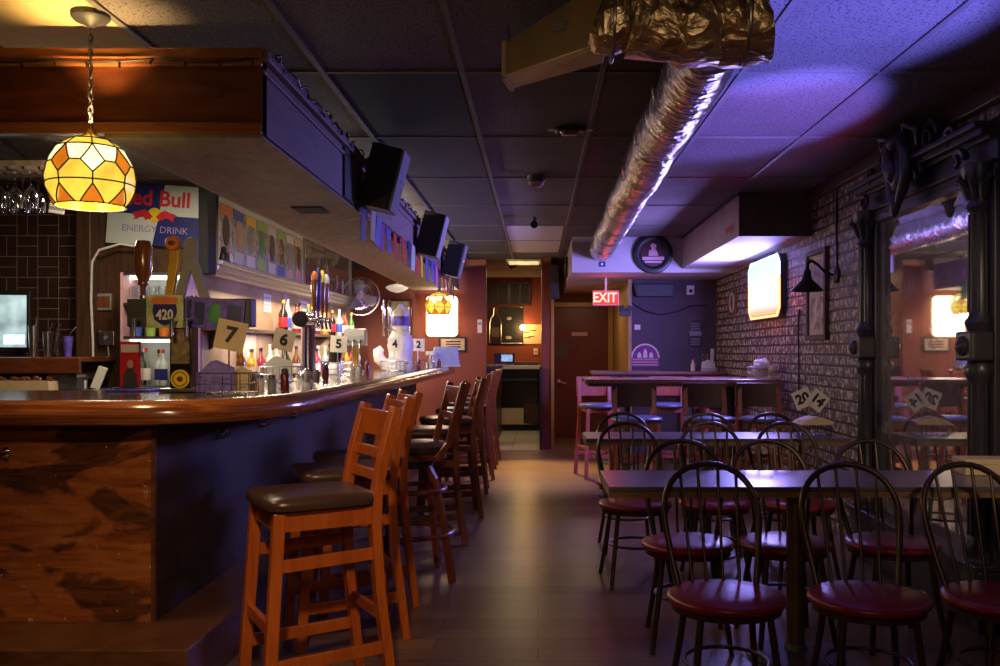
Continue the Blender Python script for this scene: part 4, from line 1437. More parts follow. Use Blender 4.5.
t = thing('wall_heater', 'long dark louvred heater box under the bulkhead on the plum wall', 'heater', (1.36, 10.80, 1.975))
MB().prism([(-0.24, 0.08), (0.24, 0.08), (0.22, -0.07), (-0.21, -0.07)], 0, 0.09, fy).build('casing', M['black'], t, bevel=0.006)
d = MB()
for k in range(4):
    d.box(-0.19, 0.19, -0.096, -0.09, -0.045 + k * 0.028, -0.033 + k * 0.028)
d.build('louvre', M['darkgrey'], t)
d = MB(); d.tube([at(632, 303, 10.78), at(645, 311, 10.78), at(660, 315, 10.78), at(676, 312, 10.78), at(690, 306, 10.78), at(706, 305, 10.78)], 0.006, 6)
tag(d.build('wall_cable', M['black'], smooth=60), 'thin dark cable sagging across the plum back wall', 'cable')
t = thing('switch_plate', 'pale switch plates on the plum wall near the passage', 'light switch', (1.17, 10.80, 1.55))
MB().box(-0.035, 0.035, -0.008, 0, -0.03, 0.03).build('plate', M['white'], t, bevel=0.003)
MB().box(-0.008, 0.008, -0.014, -0.008, -0.012, 0.012).build('toggle', M['paper'], t)

t = thing('round_bar_sign', 'round black rimmed sign with a pale figure on the bulkhead front', 'wall sign', (1.228, 9.80, 2.305))
RX = Matrix.Rotation(PI / 2, 4, 'X')
d = MB(); d.lathe([(0.135, 0.0), (0.205, 0.0), (0.212, 0.02), (0.205, 0.045), (0.175, 0.055), (0.145, 0.045), (0.135, 0.03)], 40, M=RX, cap=False); d.build('rim', M['black'], t, smooth=50)
d = MB(); d.lathe([(0.14, 0.002), (0.14, 0.022), (0.05, 0.024)], 36, M=RX); d.build('disc', M['highback'], t, smooth=30)
d = MB(); d.prism([(-0.05, -0.02), (0.055, -0.02), (0.04, 0.03), (0.02, 0.05), (0.035, 0.09), (0.0, 0.115), (-0.03, 0.095), (-0.015, 0.05), (-0.045, 0.035)], 0.024, 0.028, fy); d.build('figure', M['pinkprint'], t)
d = MB(); d.box(-0.115, 0.115, -0.030, -0.024, -0.065, -0.03).box(-0.09, 0.09, -0.030, -0.024, -0.095, -0.075); d.build('banner', M['pinkprint'], t)
t = thing('small_notice', 'tiny square black and white notice on the bulkhead under the duct', 'notice', (0.685, 9.80, 2.198))
MB().box(-0.034, 0.034, -0.004, 0, -0.027, 0.027).build('card', M['navy'], t)
MB().lathe([(0.014, 0.004), (0.014, 0.006), (0.005, 0.006)], 12, M=RX).build('mark', M['paper'], t)
t = thing('red_notice', 'small red notice on the side of the dropped box by the brick wall', 'notice', (1.535, 7.35, 2.245))
MB().box(-0.003, 0, -0.16, 0.16, -0.035, 0.035).build('card', M['pinkprint'], t)
MB().box(-0.005, -0.003, -0.13, 0.13, -0.02, 0.02).build('print', M['red'], t)
t = thing('round_speaker', 'black round speaker on the aisle side of the bulkhead', 'speaker', (0.358, 11.3, 2.30))
RYm = Matrix.Rotation(-PI / 2, 4, 'Y')
MB().lathe([(0.13, 0.0), (0.13, 0.02), (0.10, 0.03), (0.04, 0.02)], 24, M=RYm).build('cone', M['black'], t, smooth=40)
MB().lathe([(0.05, 0.02), (0.04, 0.035), (0.01, 0.04)], 16, M=RYm).build('dust_cap', M['darkgrey'], t, smooth=50)
t = thing('corner_speaker', 'narrow black box speaker hanging at the passage corner under the ceiling', 'speaker', (0.215, 11.9, 2.16))
MB().box(-0.055, 0.055, -0.10, 0.0, -0.22, 0.22).build('cabinet', M['black'], t, bevel=0.006)
MB().box(-0.05, 0.05, -0.108, -0.10, -0.21, 0.21).build('grille', M['darkgrey'], t)

# ------------------------------------------------------------------ brick wall: picture, gooseneck lamp, oval sign
t = thing('tall_picture_frame', 'tall dark framed picture with two images on the brick wall', 'picture frame', (WR, 6.86, 1.69))
fr = MB()
for y0, y1, z0, z1 in ((-0.24, -0.20, -0.34, 0.34), (0.20, 0.24, -0.34, 0.34), (-0.20, 0.20, -0.34, -0.30), (-0.20, 0.20, 0.30, 0.34)):
    fr.box(-0.03, 0, y0, y1, z0, z1)
fr.build('frame', M['boxdark'], t, bevel=0.004)
MB().box(-0.012, 0, -0.20, 0.20, -0.30, 0.30).build('mat_board', M['kraft'], t)
MB().box(-0.015, -0.012, -0.15, 0.15, 0.03, 0.26).build('upper_image', mat('faded_photo', (0.34, 0.27, 0.33), 0.5, var=0.8, scale=9), t)
MB().box(-0.015, -0.012, -0.15, 0.15, -0.26, -0.02).build('lower_image', mat('sepia_photo', (0.48, 0.38, 0.30), 0.5, var=0.8, scale=11), t)

t = thing('gooseneck_lamp', 'black barn shade wall lamp on a curved arm by the brick wall', 'wall lamp', (WR, 6.42, 1.80))
MB().lathe([(0.055, 0), (0.055, -0.02), (0.03, -0.035)], 18, M=Matrix.Rotation(PI / 2, 4, 'Y')).build('wall_plate', M['black'], t, smooth=40)
MB().tube([(-0.03, 0, 0.0), (-0.10, -0.03, 0.02), (-0.17, -0.08, 0.07), (-0.23, -0.14, 0.09), (-0.27, -0.19, 0.06), (-0.275, -0.20, 0.0)], 0.010, 8).build('arm', M['black'], t, smooth=60)
MB().lathe([(0.022, 0.02), (0.03, -0.02), (0.035, -0.045), (0.105, -0.115), (0.108, -0.125), (0.098, -0.118), (0.03, -0.05)], 28, c=(-0.275, -0.20, 0.0), cap=False).build('shade', M['black'], t, smooth=40)
MB().ell((-0.275, -0.2, -0.075), (0.028, 0.028, 0.035), 12, 8).build('bulb', M['white'], t, smooth=60)
d = MB(); d.tube([(WR - 0.008, 6.42, 1.85), (WR - 0.008, 6.43, 2.1), (WR - 0.008, 6.42, 2.40)], 0.007, 6)
tag(d.build('lamp_conduit', M['black'], smooth=60), 'thin dark conduit running up the brick to the ceiling above the wall lamp', 'conduit')
d = MB(); d.tube([(WR - 0.008, 7.35, 0.9), (WR - 0.010, 7.36, 1.5), (WR - 0.008, 7.34, 1.60)], 0.006, 6)
tag(d.build('sign_cable', M['black'], smooth=60), 'thin dark cable hanging down the brick from the lit sign', 'cable')

t = thing('oval_sign', 'small oval metal sign with a ring on the brick wall near the far corner', 'wall sign', (WR, 9.86, 1.79))
fxx = lambda u, v, w: (-w, u, v)
d = MB(); d.prism(rounded_rect(0.40, 0.27, 0.06), 0, 0.012, fxx); d.build('plate', M['boxdark'], t)
d = MB(); d.tube([(-0.014, 0.10 * math.cos(2 * PI * k / 20), 0.10 * math.sin(2 * PI * k / 20)) for k in range(20)], 0.014, 6, closed=True); d.build('ring', M['kraft'], t, smooth=60)

# ------------------------------------------------------------------ tall black carved mirror on the right wall
mf = thing('carved_mirror', 'tall black carved wooden mirror with crest and columns on the brick wall', 'mirror', (WR, 4.96, 0))
MB().box(-0.02, 0, -0.64, 0.62, 0.30, 2.10).build('mirror_glass', M['mirror'], mf)
bk = M['blackcarve']


def turned_column(y, w):
    c = MB()
    c.box(-0.05, 0, y - w / 2, y + w / 2, 0.0, 2.14)
    c.build('pilaster', bk, mf, bevel=0.006)
    c = MB()
    x = -0.068
    prof = [(0.075, 0.02), (0.075, 0.30), (0.060, 0.32), (0.066, 0.36), (0.045, 0.40), (0.045, 1.12), (0.058, 1.15), (0.066, 1.19), (0.05, 1.22), (0.072, 1.26), (0.072, 1.33), (0.05, 1.36), (0.066, 1.40), (0.045, 1.44), (0.04, 1.90), (0.058, 1.93), (0.046, 1.96), (0.07, 2.05), (0.085, 2.10), (0.085, 2.13)]
    c.lathe(prof, 18, c=(x, y, 0))
    c.build('column', bk, mf, smooth=40)
    c = MB()
    for k in range(9):
        a = 2 * PI * k / 9
        c.tube([(x + 0.046 * math.cos(a), y + 0.046 * math.sin(a), 0.42), (x + 0.043 * math.cos(a), y + 0.043 * math.sin(a), 1.12)], 0.008, 5)
        c.tube([(x + 0.045 * math.cos(a), y + 0.045 * math.sin(a), 1.45), (x + 0.041 * math.cos(a), y + 0.041 * math.sin(a), 1.90)], 0.008, 5)
    c.build('reeding', bk, mf, smooth=60)
    c = MB()
    c.box(-0.145, -0.02, y - 0.085, y + 0.085, 1.225, 1.36)
    c.build('waist_block', bk, mf, bevel=0.012)
    c = MB(); c.lathe([(0.045, 0.0), (0.045, 0.012), (0.02, 0.03), (0.008, 0.034)], 16, c=(-0.145, y, 1.292), M=Matrix.Rotation(-PI / 2, 4, 'Y')); c.build('rosette', bk, mf, smooth=50)
    c = MB()
    for k in range(8):
        a = 2 * PI * k / 8
        p = Vector((x, y, 1.97)); dd = Vector((math.cos(a), math.sin(a), 0))
        c.tube([p + dd * 0.045, p + dd * 0.07 + Vector((0, 0, 0.06)), p + dd * 0.10 + Vector((0, 0, 0.10)), p + dd * 0.105 + Vector((0, 0, 0.075))], [0.016, 0.017, 0.012, 0.006], 6)
    c.build('leaf_capital', bk, mf, smooth=60)


turned_column(0.71, 0.21)
turned_column(-0.74, 0.21)
e = MB()
for x, z0, z1 in ((-0.06, 2.05, 2.09), (-0.045, 2.09, 2.24), (-0.075, 2.12, 2.135), (-0.085, 2.225, 2.245), (-0.12, 2.245, 2.275), (-0.15, 2.275, 2.30)):
    e.box(x, 0, -0.86, 0.83, z0, z1)
e.build('entablature', bk, mf, bevel=0.004)
e = MB()
e.prism([(-0.86, 2.30), (0.83, 2.30), (0.70, 2.34), (0.45, 2.365), (0.25, 2.44), (0.0, 2.475), (-0.25, 2.44), (-0.45, 2.365), (-0.70, 2.34)], 0.0, 0.07, fxx)
e.build('pediment', bk, mf, bevel=0.008)
e = MB()
for s in (-1, 1):
    for (y0, z0, R0, turns) in ((0.30, 2.36, 0.085, 1.5), (0.52, 2.30, 0.055, 1.4), (0.14, 2.20, 0.06, 1.3), (0.62, 2.17, 0.05, 1.3)):
        P = []
        for k in range(22):
            a = k / 21 * turns * 2 * PI
            rr_ = R0 * (1 - 0.8 * k / 21)
            P.append((-0.10 - 0.03 * k / 21, s * (y0 + rr_ * math.cos(a)), z0 + rr_ * math.sin(a)))
        e.tube(P, [0.020 * (1 - 0.5 * k / 21) for k in range(22)], 6)
    e.tube([(-0.14, s * 0.02, 2.46), (-0.17, s * 0.09, 2.40), (-0.16, s * 0.13, 2.30), (-0.15, s * 0.10, 2.20), (-0.16, s * 0.05, 2.10), (-0.17, 0, 2.02)], [0.030, 0.034, 0.036, 0.034, 0.028, 0.012], 8)
    e.tube([(-0.14, s * 0.06, 2.42), (-0.18, s * 0.17, 2.46), (-0.15, s * 0.23, 2.42), (-0.13, s * 0.20, 2.34)], [0.022, 0.026, 0.020, 0.010], 8)
e.build('scrollwork', bk, mf, smooth=60)
e = MB()
e.ell((-0.15, 0, 2.24), (0.05, 0.075, 0.12)); e.ell((-0.19, 0, 2.25), (0.035, 0.045, 0.075)); e.ell((-0.17, 0, 2.40), (0.045, 0.06, 0.05)); e.ell((-0.17, 0, 2.06), (0.03, 0.035, 0.07))
e.build('cartouche', bk, mf, smooth=60)
e = MB()
e.box(-0.13, 0, -0.86, 0.83, 0.0, 0.28); e.box(-0.16, 0, -0.87, 0.84, 0.28, 0.31)
e.build('plinth', bk, mf, bevel=0.008)

m2 = thing('plain_mirror', 'plain brown framed mirror panel at the right edge, beside the carved mirror', 'mirror', (WR, 3.45, 0))
MB().box(-0.015, 0, -0.48, 0.50, 0.5, 2.10).build('mirror_glass', M['mirror'], m2)
fr = MB()
for y0, y1, z0, z1 in ((-0.55, -0.48, 0.43, 2.17), (0.50, 0.57, 0.43, 2.17), (-0.48, 0.50, 0.43, 0.50), (-0.48, 0.50, 2.10, 2.17)):
    fr.box(-0.03, 0, y0, y1, z0, z1)
fr.build('frame', M['woodwall'], m2, bevel=0.005)
struct(MB().box(WR - 0.05, WR, -1.4, 10.8, 2.40, CZ).build('trim_12', M['woodwall'], bevel=0.006))

# ------------------------------------------------------------------ things on the tables
def wire_basket(t, w, d, h, m, name='wire_basket', z=0.0):
    b_ = MB()
    for zz in (0.004, h * 0.5, h):
        P = [(-w / 2, -d / 2, z + zz), (w / 2, -d / 2, z + zz), (w / 2, d / 2, z + zz), (-w / 2, d / 2, z + zz)]
        for i in range(4):
            b_.cyl(P[i], P[(i + 1) % 4], 0.003 if zz == h else 0.002, n=5)
    n = 6
    for i in range(n + 1):
        x = -w / 2 + w * i / n
        for y in (-d / 2, d / 2):
            b_.cyl((x, y, z), (x, y, z + h), 0.002, n=5)
        y = -d / 2 + d * i / n
        for xx in (-w / 2, w / 2):
            b_.cyl((xx, y, z), (xx, y, z + h), 0.002, n=5)
        b_.cyl((x, -d / 2, z + 0.004), (x, d / 2, z + 0.004), 0.002, n=5)
    return b_.build(name, m, t)


def card(t, txt, x, y, z, s, roll, m, rot=0.0, facing=0.0):
    c = MB(); c.box(-s / 2, s / 2, -0.002, 0.002, -s / 2, s / 2)
    o_ = c.build('number_card', m, t, loc=(x, y, z), rot=(0, roll, facing))
    text('numeral', txt, s * 0.74, M['ink'], o_, (0, -0.003, 0), FR, 0.0006, bold=0.004)
    return o_


def folded_menu(label, m, loc, rz, w=0.2, h=0.16, tilt=0.5):
    t = thing('folded_menu', label, 'menu', loc, rz, group='menus in the caddies')
    a = MB(); a.prism([(-w / 2, 0), (w / 2, 0), (w / 2, h * 0.75), (0.0, h), (-w / 2, h * 0.55)], -0.002, 0.002, lambda u, v, q: (u, q + v * 0.25 * tilt, v)); a.build('front_leaf', m, t)
    a = MB(); a.prism([(-w / 2, 0), (w / 2, 0), (w / 2, h * 0.70), (-0.02, h * 0.97), (-w / 2, h * 0.5)], -0.002, 0.002, lambda u, v, q: (u, q + 0.05 - v * 0.2 * tilt, v)); a.build('back_leaf', m, t)
    return t


t = thing('table_caddy', 'wire table caddy with twin 20 and 14 cards on the second low table', 'caddy', (1.72, 5.76, 0.743), group='table number caddies')
wire_basket(t, 0.20, 0.15, 0.09, M['chair_metal'])
MB().tube([(0, 0.07, 0.0), (0, 0.07, 0.15), (0.01, 0.06, 0.19)], 0.004, 6).build('card_stem', M['steel'], t)
card(t, '20', -0.045, 0.045, 0.225, 0.115, math.radians(-22), M['paper'])
card(t, '14', 0.048, 0.040, 0.215, 0.115, math.radians(38), M['paper'])
MB().ell((0.0, 0.032, 0.205), (0.014, 0.006, 0.014), 10, 6).build('clip', M['white'], t, smooth=60)
t = thing('folded_menu', 'yellowish folded menus lying on the caddy with the 20 and 14 cards', 'menu', (1.70, 5.70, 0.815), 0.2, group='menus in the caddies')
MB().prism([(-0.11, 0), (0.10, 0), (0.12, 0.018), (0.02, 0.05), (-0.06, 0.03)], -0.07, 0.08, lambda u, v, w: (u, w, v)).build('paper_stack', M['cream'], t)

t = thing('cream_box', 'cream cardboard box at the right end of the nearest low table', 'box', (1.915, 3.95, 0.743), -0.05)
MB().box(-0.10, 0.10, -0.07, 0.07, 0, 0.062).build('carton', M['cream'], t, bevel=0.003)
MB().box(-0.103, 0.103, -0.073, 0.073, 0.045, 0.068).build('lid', M['cream'], t, bevel=0.003)


def crumple(name, label, cat, loc, n, s, m):
    t_ = thing(name, label, cat, loc)
    rr_ = random.Random(len(label))
    a = MB()
    for k in range(n):
        a.ell((rr_.uniform(-s, s), rr_.uniform(-s * .6, s * .6), s * 0.5 + rr_.uniform(0, s * 1.3)), (s * rr_.uniform(.4, .7), s * rr_.uniform(.3, .6), s * rr_.uniform(.35, .7)), 8, 6)
    a.build('napkins', m, t_)
    return t_


t = thing('table_caddy', 'wire basket caddy on the nearer high table by the brick wall', 'caddy', (1.93, 7.92, 1.031), group='table number caddies')
wire_basket(t, 0.20, 0.18, 0.10, M['steel'])
crumple('napkin_heap', 'heap of white napkins in the basket by the brick wall', 'napkins', (1.93, 7.92, 1.04), 9, 0.075, M['paper'])
t = thing('napkin_holder', 'white napkin holder on the farther high table near the plum wall', 'napkin holder', (1.93, 10.40, 1.046))
MB().box(-0.085, 0.085, -0.05, 0.05, 0, 0.03).build('tray', M['steel'], t)
MB().prism([(-0.075, 0.03), (0.075, 0.03), (0.07, 0.10), (0.0, 0.125), (-0.07, 0.095)], -0.03, 0.03, lambda u, v, w: (u, w, v)).build('napkins', M['paper'], t)
MB().cyl((-0.03, 0.055, 0.0), (-0.03, 0.055, 0.19), 0.03, 0.034, 12).build('cup', M['clearglass'], t)
MB().bar((0.05, 0.06, 0.0), (0.06, 0.06, 0.25), 0.035, 0.02).build('menu_card', M['paper'], t)
t = thing('sauce_bottle', 'small pale sauce bottle on the farther high table', 'bottle', (1.76, 10.42, 1.046))
MB().lathe([(0.024, 0), (0.024, 0.07), (0.010, 0.095), (0.010, 0.12)], 14).build('bottle_body', M['cream'], t, smooth=40)
MB().cyl((0, 0, 0.12), (0, 0, 0.135), 0.013, n=10).build('cap', M['red'], t)

# ------------------------------------------------------------------ far wall behind the bar
t = thing('lit_window_sign', 'bright white lit sign with a warm glowing border on the oxblood wall', 'light sign', (-1.27, 12.20, 1.73))
MB().box(-0.20, 0.20, -0.05, 0, -0.26, 0.26).build('housing', M['darkgrey'], t)
MB().box(-0.19, 0.19, -0.06, -0.05, -0.25, 0.25).build('face', emit('white_sign_face', (1.0, 0.86, 0.68), 6.0), t)
d = MB(); d.tube([(x, -0.07, z) for x, z in rounded_rect(0.40, 0.52, 0.05, 4)], 0.009, 6, closed=True); d.build('border_tube', emit('warm_tube', (1.0, 0.55, 0.25), 10.0), t, smooth=60)
t = thing('picture_frame', 'black framed pale picture on the oxblood wall beside the white tower', 'picture frame', (-1.836, 12.20, 1.69), group='frames on the oxblood wall')


def framed(t, w, h, fm, inner, b=0.03):
    f_ = MB()
    f_.box(-w / 2, w / 2, -0.03, 0, h / 2 - b, h / 2).box(-w / 2, w / 2, -0.03, 0, -h / 2, -h / 2 + b).box(-w / 2, -w / 2 + b, -0.03, 0, -h / 2 + b, h / 2 - b).box(w / 2 - b, w / 2, -0.03, 0, -h / 2 + b, h / 2 - b)
    f_.build('frame', fm, t)
    return MB().box(-w / 2 + b, w / 2 - b, -0.012, 0, -h / 2 + b, h / 2 - b).build('picture', inner, t)


framed(t, 0.32, 0.54, M['black'], mat('pale_collage', (0.50, 0.48, 0.36), 0.3, var=0.75, scale=9))
t = thing('framed_certificate', 'wide black framed cream certificate below the lit white sign', 'picture frame', (-1.135, 12.20, 1.36), group='frames on the oxblood wall')
framed(t, 0.36, 0.20, M['black'], M['kraft'], 0.02)
d = MB()
for z in (0.035, 0.0, -0.035):
    d.box(-0.10 + 0.02 * rnd.random(), 0.11, -0.015, -0.012, z - 0.008, z + 0.008)
d.build('print', M['ink'], t)
t = thing('paper_notice', 'small white notice at the kitchen end of the oxblood wall', 'notice', (-0.775, 12.20, 1.60))
MB().box(-0.03, 0.03, -0.006, 0, -0.09, 0.09).build('sheet', M['paper'], t)
MB().box(-0.02, 0.02, -0.008, -0.006, 0.02, 0.05).build('print', M['grey'], t)
t = thing('white_pendant', 'white opal bowl pendant lamp hanging before the oxblood wall', 'pendant lamp', (-1.80, 11.72, 2.035))
MB().lathe([(0.02, -0.02), (0.09, 0.0), (0.14, 0.035), (0.145, 0.05), (0.10, 0.075), (0.03, 0.09)], 28).build('bowl', emit('opal_bowl', (1.0, 0.86, 0.66), 0.45), t, smooth=60)
MB().cyl((0, 0, 0.085), (0, 0, 0.445), 0.007, n=8).build('rod', M['white'], t)
MB().cyl((0, 0, 0.430), (0, 0, 0.448), 0.05, n=16).build('canopy', M['white'], t)

t = thing('wall_fan', 'round pale caged fan at the far end of the back bar shelf', 'fan', (-2.21, 11.45, 1.95))
d = MB()
for R_, yy in ((0.235, 0.0), (0.235, -0.05), (0.16, -0.085), (0.08, -0.095)):
    d.tube([(R_ * math.cos(2 * PI * k / 32), yy, R_ * math.sin(2 * PI * k / 32)) for k in range(32)], 0.004, 5, closed=True)
for k in range(40):
    a = 2 * PI * k / 40
    c_, s_ = math.cos(a), math.sin(a)
    d.tube([(0.235 * c_, 0, 0.235 * s_), (0.235 * c_, -0.05, 0.235 * s_), (0.16 * c_, -0.085, 0.16 * s_), (0.05 * c_, -0.098, 0.05 * s_)], 0.0025, 4)
d.build('cage', M['steel'], t, smooth=60)
for k in range(3):
    a = 2 * PI * k / 3 + 0.3
    Rm = Matrix.Rotation(a, 4, 'Y') @ Matrix.Rotation(0.35, 4, 'X')
    d = MB()
    pl_ = [(0.03, -0.03), (0.10, -0.075), (0.18, -0.085), (0.215, -0.03), (0.20, 0.05), (0.10, 0.05), (0.03, 0.03)]
    d.prism(pl_, -0.003, 0.003, lambda u, v, w: Rm @ Vector((u, w, v)) + Vector((0, -0.045, 0)))
    d.build('blade', M['silver'], t)
MB().lathe([(0.045, -0.01), (0.05, 0.05), (0.04, 0.09), (0.01, 0.10)], 18, M=RX).build('hub', M['white'], t, smooth=50)
MB().cyl((0, 0.0, 0), (0, 0.10, 0), 0.06, 0.05, 16).cyl((0, 0.07, 0), (-0.235, 0.07, -0.02), 0.015, n=8).build('motor_bracket', M['white'], t, smooth=40)

# ------------------------------------------------------------------ kitchen end
t = thing('louvred_vent', 'wide four panel wooden louvred vent high on the kitchen wall', 'vent', (-0.49, 15.20, 2.22))
MB().box(-0.36, 0.36, -0.02, 0, -0.19, 0.19).build('back_board', M['black'], t)
d = MB()
for x in (-0.36, -0.185, -0.01, 0.01, 0.18, 0.345):
    d.box(x, x + 0.02, -0.05, 0, -0.19, 0.19)
d.box(-0.36, 0.365, -0.05, 0, 0.165, 0.19).box(-0.36, 0.365, -0.05, 0, -0.19, -0.165)
d.build('frame', M['woodwall'], t)
d = MB()
for k in range(12):
    d.box(-0.34, 0.345, -0.035, -0.02, -0.16 + k * 0.027, -0.148 + k * 0.027)
d.build('louvres', M['darkgrey'], t)
t = thing('bottle_mirror', 'dark wall panel with a bottle shaped silver outline in the kitchen', 'wall sign', (-0.62, 15.20, 1.68))
MB().box(-0.20, 0.38, -0.025, 0, -0.30, 0.30).build('panel', M['black'], t)
d = MB()
bo = [(-0.18, -0.28), (-0.18, 0.05), (-0.16, 0.13), (-0.12, 0.18), (-0.11, 0.30), (-0.06, 0.31), (-0.055, 0.18), (-0.01, 0.13), (0.01, 0.05), (0.01, -0.28)]
d.tube([(x, -0.03, z) for x, z in bo], 0.012, 6, closed=True)
d.tube([(-0.06, -0.03, 0.325), (0.28, -0.03, 0.325), (0.36, -0.03, 0.31)], 0.010, 6)
d.tube([(0.01, -0.03, -0.285), (0.36, -0.03, -0.285)], 0.010, 6)
d.build('outline', M['steel'], t, smooth=60)
d = MB(); d.box(-0.15, -0.02, -0.03, -0.025, -0.18, -0.02); d.build('label_patch', M['boxdark'], t)
d = MB(); d.ell((0.14, -0.028, 0.13), (0.045, 0.006, 0.03), 10, 6).ell((0.13, -0.028, -0.19), (0.05, 0.006, 0.03), 10, 6); d.build('stickers', M['grey'], t)
t = thing('kitchen_notice', 'cream poster lit by a bare lamp on the kitchen wall', 'poster', (-0.13, 15.20, 1.55))
MB().box(-0.19, 0.19, -0.01, 0, -0.16, 0.16).build('sheet', M['cream'], t)
d = MB()
for x, z in ((-0.06, 0.03), (0.05, 0.06), (0.02, -0.04), (-0.05, -0.06)):
    d.box(x - 0.05, x + 0.05, -0.013, -0.01, z - 0.008, z + 0.008)
d.build('print', M['ink'], t)
t = thing('bare_wall_lamp', 'small bare bulb lamp glowing at the corner of the cream poster', 'wall lamp', (-0.25, 15.20, 1.66))
MB().cyl((0, 0, 0), (0, -0.05, 0), 0.03, n=12).build('socket', M['white'], t)
MB().ell((0, -0.09, 0), (0.045, 0.05, 0.045), 14, 8).build('bulb', emit('bare_bulb', (1.0, 0.62, 0.22), 30.0), t, smooth=60)
light('bare_bulb_light', 'POINT', (-0.25, 14.95, 1.64), (1.0, 0.55, 0.18), 8, 0.06)
t = thing('thermostat', 'small white thermostat on the kitchen wall below the poster', 'thermostat', (-0.035, 15.20, 1.26))
MB().box(-0.035, 0.035, -0.02, 0, -0.05, 0.05).build('case', M['white'], t, bevel=0.005)
MB().lathe([(0.02, 0.02), (0.02, 0.026), (0.008, 0.028)], 12, M=RX).build('dial', M['grey'], t)
t = thing('kitchen_cooler', 'black bar cooler with white worktop and cream base in the kitchen', 'cooler', (-0.29, 14.85, 0))
MB().box(-0.36, 0.29, -0.25, 0.33, 0.10, 0.36).build('base_panel', M['cream'], t)
MB().box(-0.36, 0.29, -0.23, 0.33, 0.0, 0.10).build('kick_plate', M['black'], t)
MB().box(-0.36, 0.30, -0.27, 0.33, 0.40, 0.98).build('cabinet', M['blackgloss'], t, bevel=0.01)
MB().box(-0.36, 0.30, -0.25, 0.33, 0.36, 0.40).build('plinth', M['darkgrey'], t)
MB().box(0.06, 0.30, -0.276, -0.25, 0.12, 0.42).build('crate_panel', M['woodwall'], t)
MB().box(-0.34, 0.28, -0.285, -0.27, 0.80, 0.83).build('handle_bar', M['darkgrey'], t)
MB().box(-0.38, 0.32, -0.29, 0.34, 0.98, 1.04).build('worktop', M['white'], t, bevel=0.006)
MB().box(-0.30, 0.30, -0.20, 0.20, 1.04, 1.09).build('tray', M['darkgrey'], t)
t = thing('side_counter', 'dark side counter along the kitchen left wall', 'counter', (-0.69, 13.3, 0))
MB().box(-0.14, 0.12, -0.9, 1.2, 0, 1.02).build('carcass', M['woodwall'], t)
MB().box(-0.14, 0.14, -0.92, 1.2, 1.02, 1.06).build('worktop', M['boxdark'], t)
t = thing('till_terminal', 'small till terminal with a blue lit screen at the kitchen counter', 'till', (-0.58, 13.0, 1.065), 0.1)
MB().box(-0.02, 0.24, -0.06, 0.08, 0.0, 0.02).box(0.08, 0.12, 0.0, 0.03, 0.02, 0.06).build('stand', M['white'], t)
MB().box(-0.04, 0.25, -0.012, 0.02, 0.03, 0.175, Matrix.Rotation(-0.2, 4, 'X')).build('case', M['darkgrey'], t, bevel=0.006)
MB().box(0.06, 0.22, -0.016, -0.012, 0.055, 0.155, Matrix.Rotation(-0.2, 4, 'X')).build('screen', emit('blue_screen', (0.30, 0.45, 0.95), 1.0, 0.4, 30), t)
# ------------------------------------------------------------------ back bar along the left wall
XL = -2.45
struct(MB().box(XL, -2.28, 6.62, 11.95, 1.895, 1.93).box(XL, -2.31, 6.62, 11.95, 1.855, 1.895).box(XL, -2.33, 6.62, 11.95, 1.82, 1.855).build('trim_13', M['steel'], bevel=0.006))
struct(MB().box(-2.392, -2.325, 6.46, 6.62, 1.82, CZ).build('trim_14', M['tile_black']))
ds = thing('poster_display', 'long glazed display of tall product posters above the back bar shelf', 'display case', (XL, 8.18, 2.195))
MB().box(0, 0.03, -1.27, 1.27, -0.26, 0.27).build('backing', M['silver'], ds)
d = MB()
d.box(0.0, 0.05, -1.29, -1.27, -0.265, 0.275).box(0, 0.05, 1.27, 1.29, -0.265, 0.275).box(0, 0.05, -1.27, 1.27, 0.265, 0.28).box(0, 0.05, -1.27, 1.27, -0.265, -0.255)
d.build('frame', M['steel'], ds)
PM = [mat('poster_print', c_, 0.25, var=0.55, scale=17) for c_ in ((0.50, 0.50, 0.46), (0.42, 0.47, 0.50), (0.46, 0.50, 0.40), (0.34, 0.40, 0.36))]
hd = ['orange', 'blue', 'yellow', 'limegreen', 'silver', 'limegreen', 'paper', 'kraft']
for i in range(8):
    y0 = -1.22 + i * 0.306
    o_ = MB().box(0.03, 0.034, y0, y0 + 0.285, -0.235, 0.21).build('poster', PM[i % 4], ds)
    MB().box(0.034, 0.036, y0 + 0.015, y0 + 0.27, 0.12, 0.20).build('header_block', M[hd[i]], o_)
    d = MB(); d.ell((0.036, y0 + 0.142, 0.005), (0.004, 0.085, 0.125), 16, 8); d.build('figure', M[['boxdark', 'kraft', 'grey', 'green', 'boxdark', 'brownwood', 'grey', 'brownwood'][i]], o_, smooth=60)
    MB().box(0.034, 0.036, y0 + 0.03, y0 + 0.255, -0.22, -0.13).build('footer_block', M[['orange', 'silver', 'paper', 'limegreen', 'silver', 'blue', 'kraft', 'pinkprint'][i]], o_)
mr = thing('back_bar_mirror', 'dark reflecting mirror with hanging tags at the far half of the back bar', 'mirror', (XL, 10.67, 2.195))
MB().box(0, 0.02, -1.19, 1.19, -0.26, 0.27).build('mirror_glass', M['mirror'], mr)
d = MB(); d.box(0.0, 0.04, 1.19, 1.22, -0.265, 0.28).box(0, 0.04, -1.19, 1.19, 0.27, 0.285).box(0, 0.04, -1.2, -1.19, -0.265, 0.28)
d.build('frame', M['steel'], mr)
tg = None
for i in range(14):
    y = -1.1 + i * 0.165
    z = -0.14 + 0.05 * math.sin(i * 2.3)
    tm = M[['winered', 'boxdark', 'pinkprint', 'winered', 'paper', 'boxdark', 'purple'][i % 7]]
    MB().box(0.02, 0.026, y, y + 0.05, z - 0.08, z + 0.08).build('tag', tm, mr)

